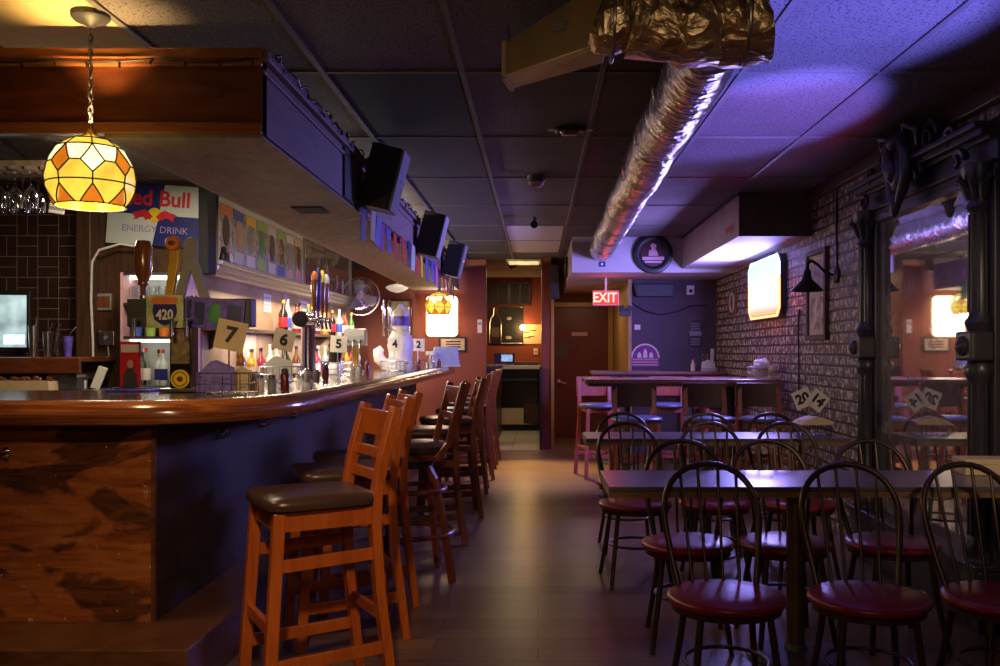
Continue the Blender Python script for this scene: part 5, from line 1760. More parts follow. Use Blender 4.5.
# back counter, shelves
t = thing('back_bar_counter', 'dark wooden back bar counter behind the bar', 'counter', (XL + 0.03, 9.2, 0))
MB().box(0, 0.36, -2.55, 2.75, 0, 0.98).build('carcass', M['woodwall'], t)
MB().box(0, 0.40, -2.56, 2.76, 0.98, 1.015).build('worktop', M['step'], t, bevel=0.005)
for k in range(5):
    MB().box(0.36, 0.375, -2.5 + k * 1.05, -2.5 + k * 1.05 + 0.98, 0.12, 0.92).build('door', M['woodwall'], t)
t = thing('back_bar_shelf', 'upper back bar shelf holding bottles and glasses under the poster display', 'shelf', (XL, 9.2, 1.42))
MB().box(0, 0.20, -2.55, 2.6, 0, 0.022).build('board', M['woodwall'], t)
for y in (-2.4, -0.8, 0.8, 2.4):
    MB().prism([(0, 0), (0.17, 0), (0.02, -0.14), (0, -0.14)], y, y + 0.02, lambda u, v, w: (u, w, v)).build('bracket', M['woodwall'], t)
struct(MB().box(XL, XL + 0.012, 6.64, 11.9, 1.0, 1.82).build('trim_15', M['tanwall']))


BOTTLES = {}


def bottle(kind):
    """one mesh per kind with glass body and a label and cap in their own slots"""
    if kind in BOTTLES:
        return BOTTLES[kind]
    gm, lm, cm, h, r = kind
    b_ = MB()
    b_.lathe([(r * .9, 0), (r, h * .03), (r, h * .55), (r * .85, h * .63), (r * .38, h * .74), (r * .33, h * .93)], 14)
    b_.mi = 1
    b_.lathe([(r * 1.02, h * .15), (r * 1.03, h * .16), (r * 1.03, h * .45), (r * 1.02, h * .46)], 14, cap=False)
    b_.mi = 2
    b_.lathe([(r * .40, h * .90), (r * .40, h * 1.0)], 12)
    BOTTLES[kind] = (b_, [M[gm], M[lm], M[cm]])
    o_ = b_.build('bottle', BOTTLES[kind][1], smooth=45)
    BOTTLES[kind] = [o_, 0]
    return BOTTLES[kind]


def put_bottle(kind, loc, label, group):
    e_ = bottle(kind)
    if e_[1] == 0:
        o_ = e_[0]
    else:
        o_ = e_[0].copy(); COL.objects.link(o_)
    e_[1] += 1
    o_.location = loc
    tag(o_, label, 'bottle', group)


KN = [('amberglass', 'paper', 'black', 0.30, 0.038), ('greenglass', 'cream', 'gold', 0.30, 0.038), ('darkglass', 'red', 'gold', 0.29, 0.042), ('silver', 'blue', 'white', 0.31, 0.037), ('winered', 'paper', 'black', 0.28, 0.040), ('gold', 'cream', 'brownwood', 0.27, 0.044)]
KW = ['amber bottle', 'green glass bottle', 'red labelled dark bottle', 'blue labelled silver bottle', 'red liquor bottle', 'golden bottle']
rb = random.Random(5)
cnt = {}
for i in range(20):
    y = 7.05 + i * 0.235
    k = (i * 5 + i // 4) % 6
    cnt[k] = cnt.get(k, 0) + 1
    put_bottle(KN[k], (-2.29 + rb.uniform(-.03, .03), y, 1.016), '%s on the back bar counter, %s such from the near end' % (KW[k], ORD[cnt[k] - 1]), 'bottles on the back bar counter')
cnt = {}
for i in range(14):
    y = 8.35 + i * 0.23
    k = (i * 7 + 2 + i // 3) % 6
    cnt[k] = cnt.get(k, 0) + 1
    put_bottle(KN[k], (-2.33 + rb.uniform(-.02, .02), y, 1.443), '%s on the upper back bar shelf, %s such from the near end' % (KW[k], ORD[cnt[k] - 1]), 'bottles on the upper back bar shelf')


def tumbler(name, label, cat, loc, group, r=0.035, h=0.10, m='clearglass'):
    o_ = MB().lathe([(r * .8, 0), (r, h), (r * .93, h), (r * .74, 0.008)], 14, cap=False).build(name, M[m], smooth=60, loc=loc)
    return tag(o_, label, cat, group)


g0 = MB().lathe([(0.030, 0), (0.036, 0.03), (0.04, 0.08), (0.034, 0.14), (0.031, 0.14), (0.036, 0.08), (0.028, 0.006)], 14, cap=False).build('beer_glass', M['clearglass'], smooth=60, loc=(-2.33, 6.80, 1.443))
for i in range(12):
    o_ = g0 if i == 0 else g0.copy()
    if i:
        COL.objects.link(o_)
    o_.location = (-2.30 - 0.09 * (i % 2), 6.74 + 0.09 * (i // 2) + 0.02, 1.443)
    tag(o_, 'clear beer glass at the near end of the upper back bar shelf', 'glass', 'beer glasses on the upper back bar shelf')
t = thing('cork_board', 'plain tan board standing on the back bar between the bottles', 'board', (-2.42, 7.62, 1.016))
MB().box(0, 0.015, -0.20, 0.20, 0.0, 0.40).build('board', M['kraft'], t)
MB().box(0.015, 0.019, -0.05, 0.08, 0.2, 0.33).build('pinned_note', M['paper'], t)
npap = [(8.25, 1.70, 0.22, 0.16, 'white sheet pinned on the back bar wall nearest the glasses', 'paper'), (8.85, 1.72, 0.16, 0.20, 'pink tinted list pinned on the back bar wall', 'pinkprint'), (9.55, 1.70, 0.30, 0.18, 'large white price sheet pinned under the display shelf', 'paper'), (10.3, 1.72, 0.24, 0.16, 'orange yellow card pinned at the far back bar wall', 'gold')]
for y, z, w, h, lb, m_ in npap:
    t = thing('pinned_paper', lb, 'paper', (-2.437, y, z), group='papers pinned over the back bar')
    MB().box(0, 0.004, -w / 2, w / 2, -h / 2, h / 2).build('sheet', M[m_], t)
    d = MB()
    for q in range(4):
        d.box(0.004, 0.006, -w * 0.38, w * (0.36 - 0.1 * (q % 2)), h * (0.3 - 0.2 * q) - 0.006, h * (0.3 - 0.2 * q) + 0.006)
    d.build('print', M['grey'], t)
for i, (y, lb) in enumerate(((6.74, 'dark squat figurine on the display ledge beside the energy drink sign'), (6.86, 'pale squat figurine on the display ledge beside the energy drink sign'))):
    t = thing('figurine', lb, 'figurine', (-2.31, y, 1.931))
    m_ = M['black'] if i == 0 else M['white']
    MB().lathe([(0.03, 0), (0.034, 0.02), (0.026, 0.05), (0.016, 0.07)], 12).build('torso', m_, t, smooth=50)
    MB().ell((0, 0, 0.085), (0.022, 0.022, 0.024), 10, 8).build('head', M['black'] if i == 0 else M['pinkprint'], t, smooth=60)

# ------------------------------------------------------------------ energy drink sign
rb_ = thing('drink_sign', 'navy and silver energy drink sign hung slightly tilted behind the lamp', 'sign', (-2.75, 6.60, 2.245))
rb_.rotation_euler = (0, math.radians(4.0), 0)
w, h = 0.675, 0.44
MB().box(-w / 2, w / 2, -0.02, 0, -h / 2, h / 2).build('board', M['navy'], rb_, bevel=0.002)
d = MB()
d.prism([(-w / 2, -h / 2), (-0.005, -h / 2), (0.03, 0.0), (-w / 2, 0.0)], 0.02, 0.022, fy)
d.prism([(0.03, 0.0), (w / 2, 0.0), (w / 2, h / 2), (0.06, h / 2)], 0.02, 0.022, fy)
d.build('silver_panels', M['silver'], rb_)
text('brand_lettering', 'Red Bull', 0.155, M['red'], rb_, (-0.005, -0.0235, 0.115), FR, 0.0015, sx=0.98, bold=0.0035)
text('tag_lettering', 'ENERGY DRINK', 0.068, M['inkviolet'], rb_, (0.01, -0.0255, -0.105), FR, 0.001)
d = MB(); d.lathe([(0.052, 0.022), (0.052, 0.025), (0.02, 0.025)], 24, M=RX); d.build('sun_disc', M['yellow'], rb_)
for s in (-1, 1):
    body = [(0.012, -0.012), (0.045, 0.022), (0.075, 0.036), (0.105, 0.024), (0.135, 0.016), (0.165, 0.002), (0.150, -0.006), (0.135, -0.022), (0.150, -0.040), (0.120, -0.034), (0.105, -0.022), (0.075, -0.018), (0.060, -0.040), (0.045, -0.030), (0.035, -0.036)]
    d = MB(); d.prism([(s * u, v) for u, v in body], 0.025, 0.028, fy); d.build('bull', M['red'], rb_)

# ------------------------------------------------------------------ far left: shelf, monitor, racks
t = thing('wall_ledge', 'thick brown wooden ledge along the brown tiled wall', 'shelf', (-3.55, 6.3, 1.23))
MB().box(-0.53, 0.52, -0.22, 0.29, -0.035, 0.0).build('board', M['fascia'], t, bevel=0.006)
MB().box(-0.53, 0.52, -0.235, -0.21, -0.11, -0.002).build('front_lip', M['fascia'], t, bevel=0.008)
for x in (-0.45, 0.42):
    MB().box(x, x + 0.05, -0.18, 0.29, -0.15, -0.035).build('bracket', M['woodwall'], t)
t = thing('touch_monitor', 'glowing blue white monitor on the wooden ledge at the left edge', 'monitor', (-3.66, 6.25, 1.231), 0.10)
MB().box(-0.19, 0.19, 0.0, 0.05, 0.03, 0.45).build('case', M['black'], t, bevel=0.01)
MB().box(-0.165, 0.165, -0.006, 0.0, 0.065, 0.42).build('screen', emit('pale_screen', (0.50, 0.72, 0.80), 0.75, 0.5, 7), t)
MB().box(-0.155, -0.02, -0.009, -0.006, 0.085, 0.15).box(0.02, 0.155, -0.009, -0.006, 0.085, 0.15).build('screen_buttons', emit('bright_buttons', (0.85, 0.97, 1.0), 1.3), t)
MB().box(-0.10, 0.10, 0.0, 0.12, 0.0, 0.03).build('stand', M['black'], t)
for i, (x, y, h, m_, lb) in enumerate(((-3.40, 6.18, 0.21, 'steel', 'tall steel shaker beside the monitor on the ledge'), (-3.325, 6.22, 0.17, 'steel', 'shorter steel shaker with a bar spoon, second from the monitor'), (-3.25, 6.16, 0.16, 'clearglass', 'clear mixing glass, third from the monitor on the ledge'), (-3.18, 6.2, 0.14, 'violet', 'violet tinted tumbler, farthest from the monitor on the ledge'))):
    t = thing('shaker', lb, 'bar tool', (x, y, 1.231), group='shakers on the ledge')
    MB().lathe([(0.024, 0), (0.034, h), (0.031, h), (0.021, 0.006)], 16, cap=False).build('cup', M[m_], t, smooth=60)
    MB().tube([(0.0, 0.0, 0.02), (0.012, 0.01, h + 0.02), (0.02 + 0.01 * i, 0.01, h + 0.06)], 0.003, 6).build('spoon', M['steel'], t, smooth=60)
t = thing('service_counter', 'low service counter under the wooden ledge at the left', 'counter', (-3.3, 6.25, 0))
MB().box(-0.78, 0.35, -0.25, 0.32, 0, 0.98).build('carcass', M['woodwall'], t)
MB().box(-0.78, 0.85, -0.28, 0.33, 0.98, 1.01).build('worktop', M['steel'], t)
t = thing('garnish_tray', 'cream divided tray on the service counter under the ledge', 'tray', (-3.43, 6.05, 1.011))
d = MB(); d.box(-0.30, 0.24, -0.07, 0.07, 0, 0.01).box(-0.30, 0.24, -0.075, -0.065, 0, 0.065).box(-0.30, 0.24, 0.065, 0.075, 0, 0.065)
for x in (-0.30, -0.12, 0.06, 0.235):
    d.box(x - 0.004, x + 0.004, -0.07, 0.07, 0, 0.06)
d.build('tray_body', M['cream'], t)
d = MB()
rr_ = random.Random(3)
for k in range(26):
    d.ell((rr_.uniform(-.28, .22), rr_.uniform(-.05, .05), 0.05 + rr_.uniform(0, .03)), (0.022, 0.018, 0.018), 7, 5)
o_ = d.build('garnish', [M['brownwood']], t); o_['kind'] = 'stuff'
t = thing('napkin_box', 'grey box on the service counter below the ledge', 'box', (-3.17, 6.18, 1.011))
MB().box(-0.10, 0.10, -0.08, 0.08, 0, 0.085).build('box_body', M['darkgrey'], t, bevel=0.004)
MB().box(-0.095, 0.095, -0.06, 0.06, 0.085, 0.10).build('paper_stack', M['grey'], t)

rk = thing('glass_rack', 'wooden ceiling rack for stemmed glasses at the top left', 'rack', (-3.12, 5.30, 2.285))
MB().box(-0.40, 0.42, -0.18, 0.18, 0.02, 0.05).build('board', M['underside'], rk)
for x in (-0.30, -0.21, -0.12, -0.03, 0.06, 0.15, 0.24, 0.33):
    MB().box(x - 0.006, x + 0.006, -0.17, 0.17, 0.0, 0.02).build('rail', M['chrome'], rk)
for x in (-0.35, 0.37):
    MB().cyl((x, 0, 0.05), (x, 0, CZ - 0.01 - 2.285), 0.008, n=8).build('hanger', M['steel'], rk)
wg = None
for i, (x, y) in enumerate(((-3.155 + 0.09 * 0, 5.22), (-3.065, 5.22), (-2.975, 5.22), (-2.885, 5.22), (-3.02, 5.38), (-2.93, 5.38), (-3.11, 5.38), (-3.245, 5.22))):
    if wg is None:
        wg = thing('stemmed_glass', 'upturned clear stemmed glass hanging in the ceiling rack', 'glass', group='glasses hanging in the rack')
        MB().lathe([(0.032, 0.0), (0.033, -0.003), (0.005, -0.008), (0.0045, -0.075), (0.012, -0.085)], 16).build('stem', M['clearglass'], wg, smooth=50)
        MB().lathe([(0.010, -0.083), (0.034, -0.11), (0.043, -0.15), (0.036, -0.205), (0.034, -0.205), (0.041, -0.15), (0.032, -0.112), (0.008, -0.088)], 18, cap=False).build('bowl', M['clearglass'], wg, smooth=60)
        wg.location = (x, y, 2.287)
    else:
        dup(wg, (x, y, 2.287))
tk = thing('ceiling_track', 'pale metal ceiling track running above the glass rack', 'track', (0, 0, 0))
MB().bar((-3.05, 5.0, CZ - 0.035), (-3.45, 6.45, CZ - 0.035), 0.07, 0.05).build('channel', M['steel'], tk)
MB().bar((-3.05, 5.0, CZ - 0.006), (-3.45, 6.45, CZ - 0.006), 0.03, 0.012).build('mount_strip', M['grey'], tk)
t = thing('small_flag', 'small striped paper flag hanging beside the glass rack', 'flag', (-2.775, 5.30, 2.13))
d = MB()
for k in range(7):
    d.mi = k % 2
    d.box(-0.045, 0.045, -0.0015, 0.0015, -0.065 + k * 0.0186, -0.065 + (k + 1) * 0.0186)
d.build('cloth', [M['paper'], M['grey']], t, rot=(0, 0.15, 0))
MB().tube([(-0.04, 0, 0.06), (-0.03, 0, 0.20), (-0.02, 0, CZ - 2.13 - 0.005)], 0.003, 5).build('string', M['black'], t)

# panel wall fittings beside the tiled wall
d = MB()
d.tube([at(93, 376, 6.48), at(93, 345, 6.485), at(91, 300, 6.485), at(92, 262, 6.485), at(99, 250, 6.48), at(120, 244, 6.52), at(140, 247, 6.55)], 0.009, 7)
tag(d.build('white_cable', M['white'], smooth=60), 'white cable running up beside the tiled wall and over to the drink sign', 'cable')
t = thing('switch_box', 'grey steel switch box on the dark panel below the small notice', 'switch box', tuple(at(109, 338, 6.62)))
MB().box(-0.058, 0.058, -0.045, 0, -0.052, 0.052).build('box_body', M['steel'], t, bevel=0.005)
MB().cyl((0, -0.045, 0), (0, -0.06, 0), 0.014, n=10).build('knob', M['grey'], t)
MB().tube([(0.0, -0.02, -0.05), (0.01, -0.02, -0.13), (-0.05, -0.02, -0.16)], 0.007, 6).build('lead', M['white'], t, smooth=60)
t = thing('small_sign', 'small brownish framed notice on the dark panel above the switch box', 'notice', tuple(at(104, 302, 6.62)))
MB().box(-0.06, 0.06, -0.02, 0, -0.06, 0.06).build('plate', M['grey'], t, bevel=0.003)
MB().box(-0.05, 0.05, -0.023, -0.02, -0.04, 0.04).build('print', M['brownwood'], t)
t = thing('power_strip', 'white power strip leaning at the end of the service counter', 'power strip', (-3.02, 6.25, 1.011), 0.3)
MB().box(-0.03, 0.03, -0.02, 0.02, 0, 0.16, Matrix.Rotation(0.35, 4, 'Y')).build('strip_body', M['white'], t, bevel=0.005)
MB().box(-0.10, -0.05, -0.03, 0.03, 0.0, 0.06).build('plug', M['white'], t, bevel=0.006)

# back bottle cabinet (lit)
bc = thing('bottle_cabinet', 'lit open bottle cabinet behind the near tap tower', 'cabinet', (-2.645, 6.40, 1.011))
MB().box(-0.21, 0.20, 0.17, 0.19, 0, 0.80).build('back_panel', M['silver'], bc)
for x in (-0.225, 0.20):
    MB().box(x, x + 0.02, -0.10, 0.19, 0, 0.80).build('side', M['pinkprint'], bc)
for z in (0.0, 0.34, 0.57, 0.78):
    MB().box(-0.205, 0.20, -0.10, 0.17, z, z + 0.02).build('shelf', M['steel'], bc)
MB().box(-0.20, 0.195, 0.0, 0.04, 0.76, 0.78).build('light_strip', emit('cabinet_strip', (1.0, 0.92, 0.78), 6.0), bc)
MB().box(-0.20, 0.195, 0.0, 0.04, 0.32, 0.34).build('light_strip', emit('cabinet_strip_low', (1.0, 0.92, 0.78), 4.0), bc)
kk = [('silver', 'red', 'white', 0.26, 0.028), ('silver', 'navy', 'red', 0.25, 0.028), ('clearglass', 'paper', 'red', 0.26, 0.028), ('greenglass', 'cream', 'white', 0.26, 0.028)]
kl = ['red labelled pale bottle', 'navy labelled pale bottle', 'white labelled clear bottle', 'slim green bottle']
cnt = {}
for i in range(7):
    k = (i * 3 + i // 4) % 4
    cnt[k] = cnt.get(k, 0) + 1
    put_bottle(kk[k], (-2.82 + 0.058 * i, 6.335 + 0.065 * (i % 2), 1.031), '%s on the bottom of the lit cabinet, %s such from the left' % (kl[k], ORD[cnt[k] - 1]), 'bottles in the lit cabinet')
for i in range(6):
    tumbler('tumbler', 'clear tumbler on the top shelf of the lit bottle cabinet', 'glass', (-2.81 + 0.066 * i, 6.38, 1.601), 'tumblers in the lit cabinet', 0.032, 0.12)
for i, (m_, lb) in enumerate((('blue', 'blue cup on the middle shelf of the lit cabinet'), ('limegreen', 'lime green cup on the middle shelf of the lit cabinet'), ('orange', 'orange cup on the middle shelf of the lit cabinet'), ('paper', 'white cup on the middle shelf of the lit cabinet'))):
    tumbler('cup', lb, 'cup', (-2.79 + 0.095 * i, 6.38, 1.371), 'cups in the lit cabinet', 0.04, 0.12, m_)
t = thing('menu_stand', 'upright red menu stand with a dark figure at the left of the bar', 'menu stand', tuple(at(130.5, 390, 4.66)[:2]) + (1.068,), 0.0)
MB().box(-0.052, 0.052, -0.004, 0.004, 0, 0.25).build('card', M['red'], t)
MB().box(-0.046, 0.046, -0.006, -0.004, 0.195, 0.235).build('title_band', M['paper'], t)
d = MB(); d.ell((0, -0.005, 0.135), (0.016, 0.002, 0.022), 12, 8); d.build('face', M['pinkprint'], t, smooth=60)
d = MB(); d.prism([(-0.04, 0.0), (0.04, 0.0), (0.032, 0.085), (0.012, 0.115), (-0.012, 0.115), (-0.03, 0.085)], 0.004, 0.0065, fy); d.build('figure', M['darkgrey'], t)
MB().box(-0.05, 0.05, -0.03, 0.03, 0, 0.012).build('foot', M['clearglass'], t)

# ------------------------------------------------------------------ tap towers on the bar
t1 = thing('tap_tower', 'black beer tap tower with brown and gold handles at the bar corner', 'beer tap', (-1.745, 4.52, 1.068), 0, group='beer tap towers')
MB().box(-0.06, 0.05, -0.03, 0.06, 0.0, 0.32).build('pillar', M['blackgloss'], t1, bevel=0.006)
MB().box(-0.10, 0.09, -0.06, 0.09, 0.0, 0.02).build('foot_plate', M['steel'], t1, bevel=0.004)
MB().box(-0.27, 0.34, -0.03, 0.06, 0.32, 0.46).build('header_box', M['darkgrey'], t1, bevel=0.008)
d = MB(); d.lathe([(0.046, 0.03), (0.046, 0.036), (0.02, 0.037)], 28, M=RX)
o_ = d.build('yellow_roundel', M['yellow'], t1, loc=(-0.005, -0.002, 0.065))
d = MB(); d.tube([(0.034 * math.cos(2 * PI * k / 24), -0.038, 0.034 * math.sin(2 * PI * k / 24)) for k in range(24)], 0.0025, 5, closed=True); d.ell((0, -0.038, 0), (0.016, 0.003, 0.014), 10, 6); d.build('roundel_print', M['brownwood'], o_)
o_ = MB().box(-0.05, 0.04, -0.034, -0.03, 0.14, 0.31).build('label', mat('sepia_label', (0.20, 0.15, 0.08), 0.5, var=0.8, scale=25), t1)
pq = MB().box(-0.09, 0.09, -0.012, 0.0, -0.08, 0.08).build('road_plaque', M['plaque'], t1, loc=(-0.075, -0.035, 0.395))
sh_ = [(-0.055, 0.035), (-0.06, 0.0), (-0.05, -0.04), (-0.02, -0.062), (0, -0.068), (0.02, -0.062), (0.05, -0.04), (0.06, 0.0), (0.055, 0.035)]
MB().prism(sh_, 0.012, 0.015, fy).build('shield', M['navy'], pq)
MB().prism([(-0.06, 0.035), (0.06, 0.035), (0.066, 0.068), (0.0, 0.072), (-0.066, 0.068)], 0.012, 0.016, fy).build('shield_top', M['orange'], pq)
text('plaque_numeral', '420', 0.068, M['paper'], pq, (0, -0.0165, -0.018), FR, 0.0008, sx=0.82, bold=0.002)
o_ = MB().box(-0.145, 0.145, -0.004, 0.0, -0.075, 0.075).build('banknote_print', M['violet'], t1, loc=(0.165, -0.036, 0.385), rot=(0, 0.07, 0))
d = MB(); d.ell((0.0, -0.005, 0.0), (0.032, 0.003, 0.05), 16, 8); d.build('oval', M['green'], o_, smooth=60)
MB().box(-0.135, -0.115, -0.006, -0.004, -0.06, 0.06).build('note_block', M['navy'], o_)
MB().box(0.06, 0.13, -0.006, -0.004, -0.045, 0.045).build('note_block', M['navy'], o_)
MB().box(-0.10, -0.05, -0.006, -0.004, -0.06, 0.05).build('note_block', M['navy'], o_)
hd_ = MB(); hd_.lathe([(0.012, 0), (0.016, 0.05), (0.026, 0.06), (0.024, 0.075), (0.038, 0.11), (0.043, 0.17), (0.041, 0.24), (0.034, 0.27), (0.03, 0.275)], 20)
hd_.build('barrel_handle', M['brownwood'], t1, smooth=40, loc=(-0.20, 0.0, 0.47))
hd_ = MB(); hd_.prism([(-0.07, 0), (-0.035, 0), (0.0, 0.19), (-0.005, 0.27), (-0.045, 0.27), (-0.05, 0.20)], -0.015, 0.015, fy)
hd_.build('gold_handle', M['gold'], t1, loc=(-0.02, 0.0, 0.46), bevel=0.004)
hd_ = MB(); hd_.prism([(-0.085, 0.0), (-0.035, 0.0), (0.0, 0.14), (0.045, 0.0), (0.095, 0.0), (0.03, 0.19), (0.03, 0.28), (0.015, 0.305), (-0.02, 0.305), (-0.035, 0.28), (-0.035, 0.19)], -0.012, 0.012, fy)
hd_.build('split_handle', M['grey'], t1, loc=(0.025, 0.03, 0.46), bevel=0.004)
d = MB(); d.lathe([(0.036, 0.0), (0.036, 0.02), (0.03, 0.026)], 24, M=RX); o_ = d.build('handle_medallion', M['orange'], t1, loc=(-0.045, -0.015, 0.73))
d = MB(); d.ell((0, -0.028, 0), (0.018, 0.004, 0.012), 12, 6); d.build('medallion_print', M['brownwood'], o_, smooth=60)
for x in (-0.20, -0.02, 0.05):
    MB().cyl((x, -0.0, 0.46), (x, -0.0, 0.475), 0.018, n=12).build('tap_collar', M['chrome'], t1, smooth=40)
    MB().cyl((x, -0.03, 0.36), (x, -0.10, 0.35), 0.012, n=10).cyl((x, -0.10, 0.36), (x, -0.105, 0.27), 0.009, n=10).build('faucet', M['chrome'], t1, smooth=40)

t2 = thing('tap_tower', 'chrome column beer tap tower with tall dark handles midway along the bar', 'beer tap', (-1.775, 7.08, 1.068), 0, group='beer tap towers')
MB().lathe([(0.095, 0), (0.095, 0.02), (0.055, 0.05), (0.052, 0.40), (0.062, 0.42)], 24).build('column', M['chrome'], t2, smooth=40)
MB().cyl((0, -0.24, 0.44), (0, 0.24, 0.44), 0.060, n=20).build('drum', M['chrome'], t2, smooth=40)
for i, (y, m_, tip, hh) in enumerate(((-0.21, 'brownwood', 'orange', 0.30), (-0.09, 'navy', 'navy', 0.34), (0.04, 'brownwood', 'yellow', 0.33), (0.18, 'brownwood', 'silver', 0.31))):
    MB().cyl((0.04, y, 0.44), (0.12, y, 0.44), 0.014, n=10).cyl((0.12, y, 0.46), (0.135, y, 0.37), 0.011, n=10).cyl((0.10, y, 0.44), (0.10, y, 0.50), 0.009, n=8).build('faucet', M['chrome'], t2, smooth=40)
    MB().lathe([(0.010, 0.0), (0.016, 0.03), (0.022, 0.12), (0.026, 0.2), (0.02, 0.24)], 14).build('tap_handle', M[m_], t2, smooth=50, loc=(0.10, y, 0.50))
    MB().lathe([(0.022, 0.0), (0.026, 0.03), (0.012, hh - 0.24), (0.004, hh - 0.235)], 12).build('handle_tip', M[tip], t2, smooth=50, loc=(0.10, y, 0.735))

t3 = thing('tap_tower', 'slim tap tower with a rectangular metal head beyond the chrome tower', 'beer tap', (-1.70, 8.55, 1.068), 0, group='beer tap towers')
MB().box(-0.03, 0.03, -0.03, 0.03, 0, 0.26).build('column', M['brass'], t3, bevel=0.006)
MB().box(-0.07, 0.07, -0.05, 0.05, 0, 0.02).build('foot_plate', M['steel'], t3)
MB().box(-0.10, 0.10, -0.06, 0.06, 0.25, 0.41).build('head', M['steel'], t3, bevel=0.008)
MB().box(-0.085, 0.085, -0.064, -0.06, 0.28, 0.34).build('badge', M['grey'], t3)
for x in (-0.06, 0.0, 0.06):
    MB().cyl((x, -0.06, 0.30), (x, -0.11, 0.30), 0.010, n=8).cyl((x, -0.11, 0.31), (x, -0.115, 0.23), 0.008, n=8).build('faucet', M['chrome'], t3, smooth=40)

t4 = thing('tap_tower', 'white ceramic beer tower with a curved spout arm near the far end of the bar', 'beer tap', (-1.46, 9.75, 1.068), 0, group='beer tap towers')
MB().lathe([(0.13, 0), (0.14, 0.03), (0.12, 0.10), (0.125, 0.18), (0.14, 0.26), (0.12, 0.36), (0.075, 0.42), (0.085, 0.46), (0.095, 0.55), (0.085, 0.62), (0.04, 0.66), (0.02, 0.70)], 26).build('body', M['white'], t4, smooth=60)
MB().lathe([(0.097, 0.47), (0.10, 0.48), (0.10, 0.56), (0.097, 0.57)], 26, cap=False).build('band', M['violet'], t4, smooth=40)
MB().tube([(-0.09, -0.02, 0.05), (-0.16, -0.04, 0.06), (-0.22, -0.05, 0.12), (-0.23, -0.05, 0.20), (-0.19, -0.05, 0.23)], [0.05, 0.055, 0.06, 0.055, 0.035], 12).build('spout_arm', M['white'], t4, smooth=70)
for x in (-0.16, -0.10, 0.12):
    MB().cyl((x * 0.55, -0.07, 0.42), (x, -0.12, 0.44), 0.012, n=8).cyl((x, -0.12, 0.46), (x, -0.13, 0.36), 0.010, n=8).build('faucet', M['chrome'], t4, smooth=40)
    MB().lathe([(0.009, 0.0), (0.016, 0.05), (0.020, 0.18), (0.016, 0.26), (0.006, 0.28)], 12).build('tap_handle', M['chrome'] if x < 0 else M['brownwood'], t4, smooth=50, loc=(x, -0.12, 0.46))

# number card caddies along the bar


def caddy(label, txt, loc, cz, roll, m, s=0.14):
    t_ = thing('table_caddy', label, 'caddy', loc, rnd.uniform(-.08, .08), group='table number caddies')
    wire_basket(t_, 0.24, 0.16, 0.10, M['chrome'])
    MB().tube([(0.0, 0.02, 0.004), (0.0, 0.02, cz - 0.05), (0.01, 0.02, cz)], 0.004, 6).build('card_stem', M['steel'], t_)
    card(t_, txt, 0.01, 0.014, cz, s, roll, m)
    return t_


caddy('wire caddy with a tan number 7 card next to the near tap tower', '7', (-1.455, 4.30, 1.068), 0.275, math.radians(12), M['kraft'])
caddy('wire caddy with a tan number 6 card midway along the bar', '6', (-1.69, 6.05, 1.068), 0.275, math.radians(14), M['kraft'])
caddy('wire caddy with a pale number 5 card behind the chrome tap tower', '5', (-1.69, 7.72, 1.068), 0.26, math.radians(3), M['paper'])
caddy('wire caddy with a pale number 4 card before the white beer tower', '4', (-1.46, 9.28, 1.068), 0.27, math.radians(-4), M['paper'])
caddy('wire caddy with a bluish white number 2 card beyond the white beer tower', '2', (-1.36, 10.35, 1.068), 0.27, math.radians(2), M['paper'])
folded_menu('folded violet tinted menus leaning in the number 7 caddy', M['violet'], (-1.505, 4.28, 1.08), 0.3, 0.17, 0.15)
folded_menu('folded tan menus leaning behind the violet ones in the number 7 caddy', M['kraft'], (-1.41, 4.33, 1.08), -0.3, 0.12, 0.12)
folded_menu('folded pale menus leaning in the number 6 caddy', M['paper'], (-1.72, 6.03, 1.08), 0.2)
folded_menu('folded pale menus in the number 4 caddy', M['paper'], (-1.48, 9.26, 1.08), 0.1, 0.18, 0.14)


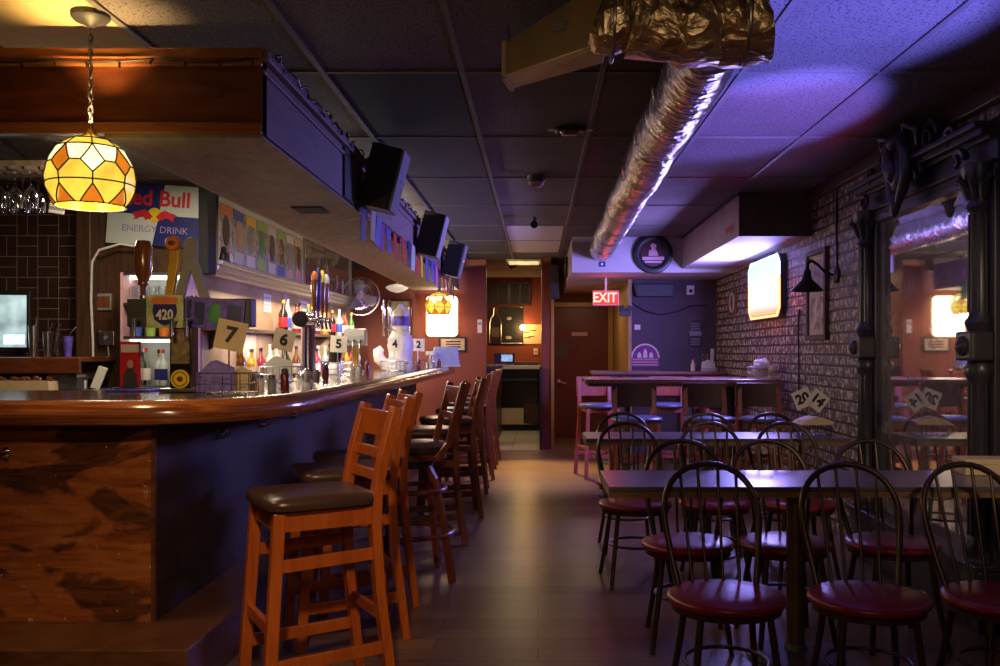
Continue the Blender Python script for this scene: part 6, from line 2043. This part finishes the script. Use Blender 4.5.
def shaker_set(x, y, who):
    for k, (dx, m_, nm) in enumerate(((-0.04, 'paper', 'salt'), (0.02, 'grey', 'pepper'), (0.085, 'winedark', 'sauce'))):
        t_ = thing('%s_%s' % (nm, 'bottle' if nm == 'sauce' else 'shaker'), '%s %s standing beside the %s' % ({'salt': 'white', 'pepper': 'dark', 'sauce': 'red'}[nm], {'salt': 'salt shaker', 'pepper': 'pepper shaker', 'sauce': 'sauce bottle'}[nm], who), 'condiment', (x + dx, y, 1.068), group='condiments on the bar')
        hh = 0.08 if k < 2 else 0.11
        MB().lathe([(0.022, 0), (0.024, hh * .7), (0.016, hh * .85)], 12).build('jar', M[m_], t_, smooth=45)
        MB().lathe([(0.018, hh * .84), (0.018, hh), (0.008, hh * 1.05)], 12).build('cap', M['chrome'], t_, smooth=45)


shaker_set(-1.36, 4.62, 'number 7 caddy')
shaker_set(-1.52, 6.20, 'number 6 caddy')
shaker_set(-1.55, 7.86, 'number 5 caddy')
shaker_set(-1.32, 9.5, 'white beer tower')
shaker_set(-1.22, 10.5, 'number 2 caddy')
t = thing('bar_mat', 'violet rubber bar mat at the inner edge of the bar near the menu stand', 'bar mat', (-2.02, 4.60, 1.068))
MB().box(-0.14, 0.10, -0.07, 0.08, 0, 0.012).build('mat_sheet', M['violet'], t, bevel=0.003)
d = MB()
for k in range(8):
    d.box(-0.13 + k * 0.028, -0.118 + k * 0.028, -0.06, 0.07, 0.012, 0.017)
d.build('ribs', M['navy'], t)
t = thing('plastic_bin', 'pale blue translucent upturned bin near the far end of the bar', 'bin', (-0.985 - 0.14, 11.15, 1.08), 0.15)
MB().prism([(-0.17, 0), (0.17, 0), (0.14, 0.24), (-0.14, 0.24)], -0.12, 0.12, lambda u, v, w: (u, w, v)).build('tub', mat('pale_blue_plastic', (0.42, 0.52, 0.80), 0.35, var=0.1), t, bevel=0.01)
MB().box(-0.175, 0.175, -0.125, 0.125, 0, 0.02).build('rim', M['silver'], t, bevel=0.004)
t = thing('card_reader', 'white card reader on a short stand near the far end of the bar', 'card reader', (-1.02 - 0.27, 10.95, 1.068))
MB().cyl((0, 0, 0), (0, 0, 0.15), 0.012, n=10).box(-0.05, 0.05, -0.04, 0.04, 0, 0.012).build('stand', M['white'], t)
MB().box(-0.05, 0.06, -0.03, 0.03, 0.15, 0.20).build('head', M['white'], t, bevel=0.008)
t = thing('black_mixer', 'black blender jug beside the number 5 caddy', 'blender', (-1.80, 8.15, 1.068))
MB().lathe([(0.07, 0), (0.075, 0.05), (0.05, 0.10)], 16).build('motor_base', M['white'], t, smooth=40)
MB().lathe([(0.045, 0.10), (0.065, 0.26), (0.05, 0.28), (0.02, 0.30)], 16).build('jug', M['blackgloss'], t, smooth=40)
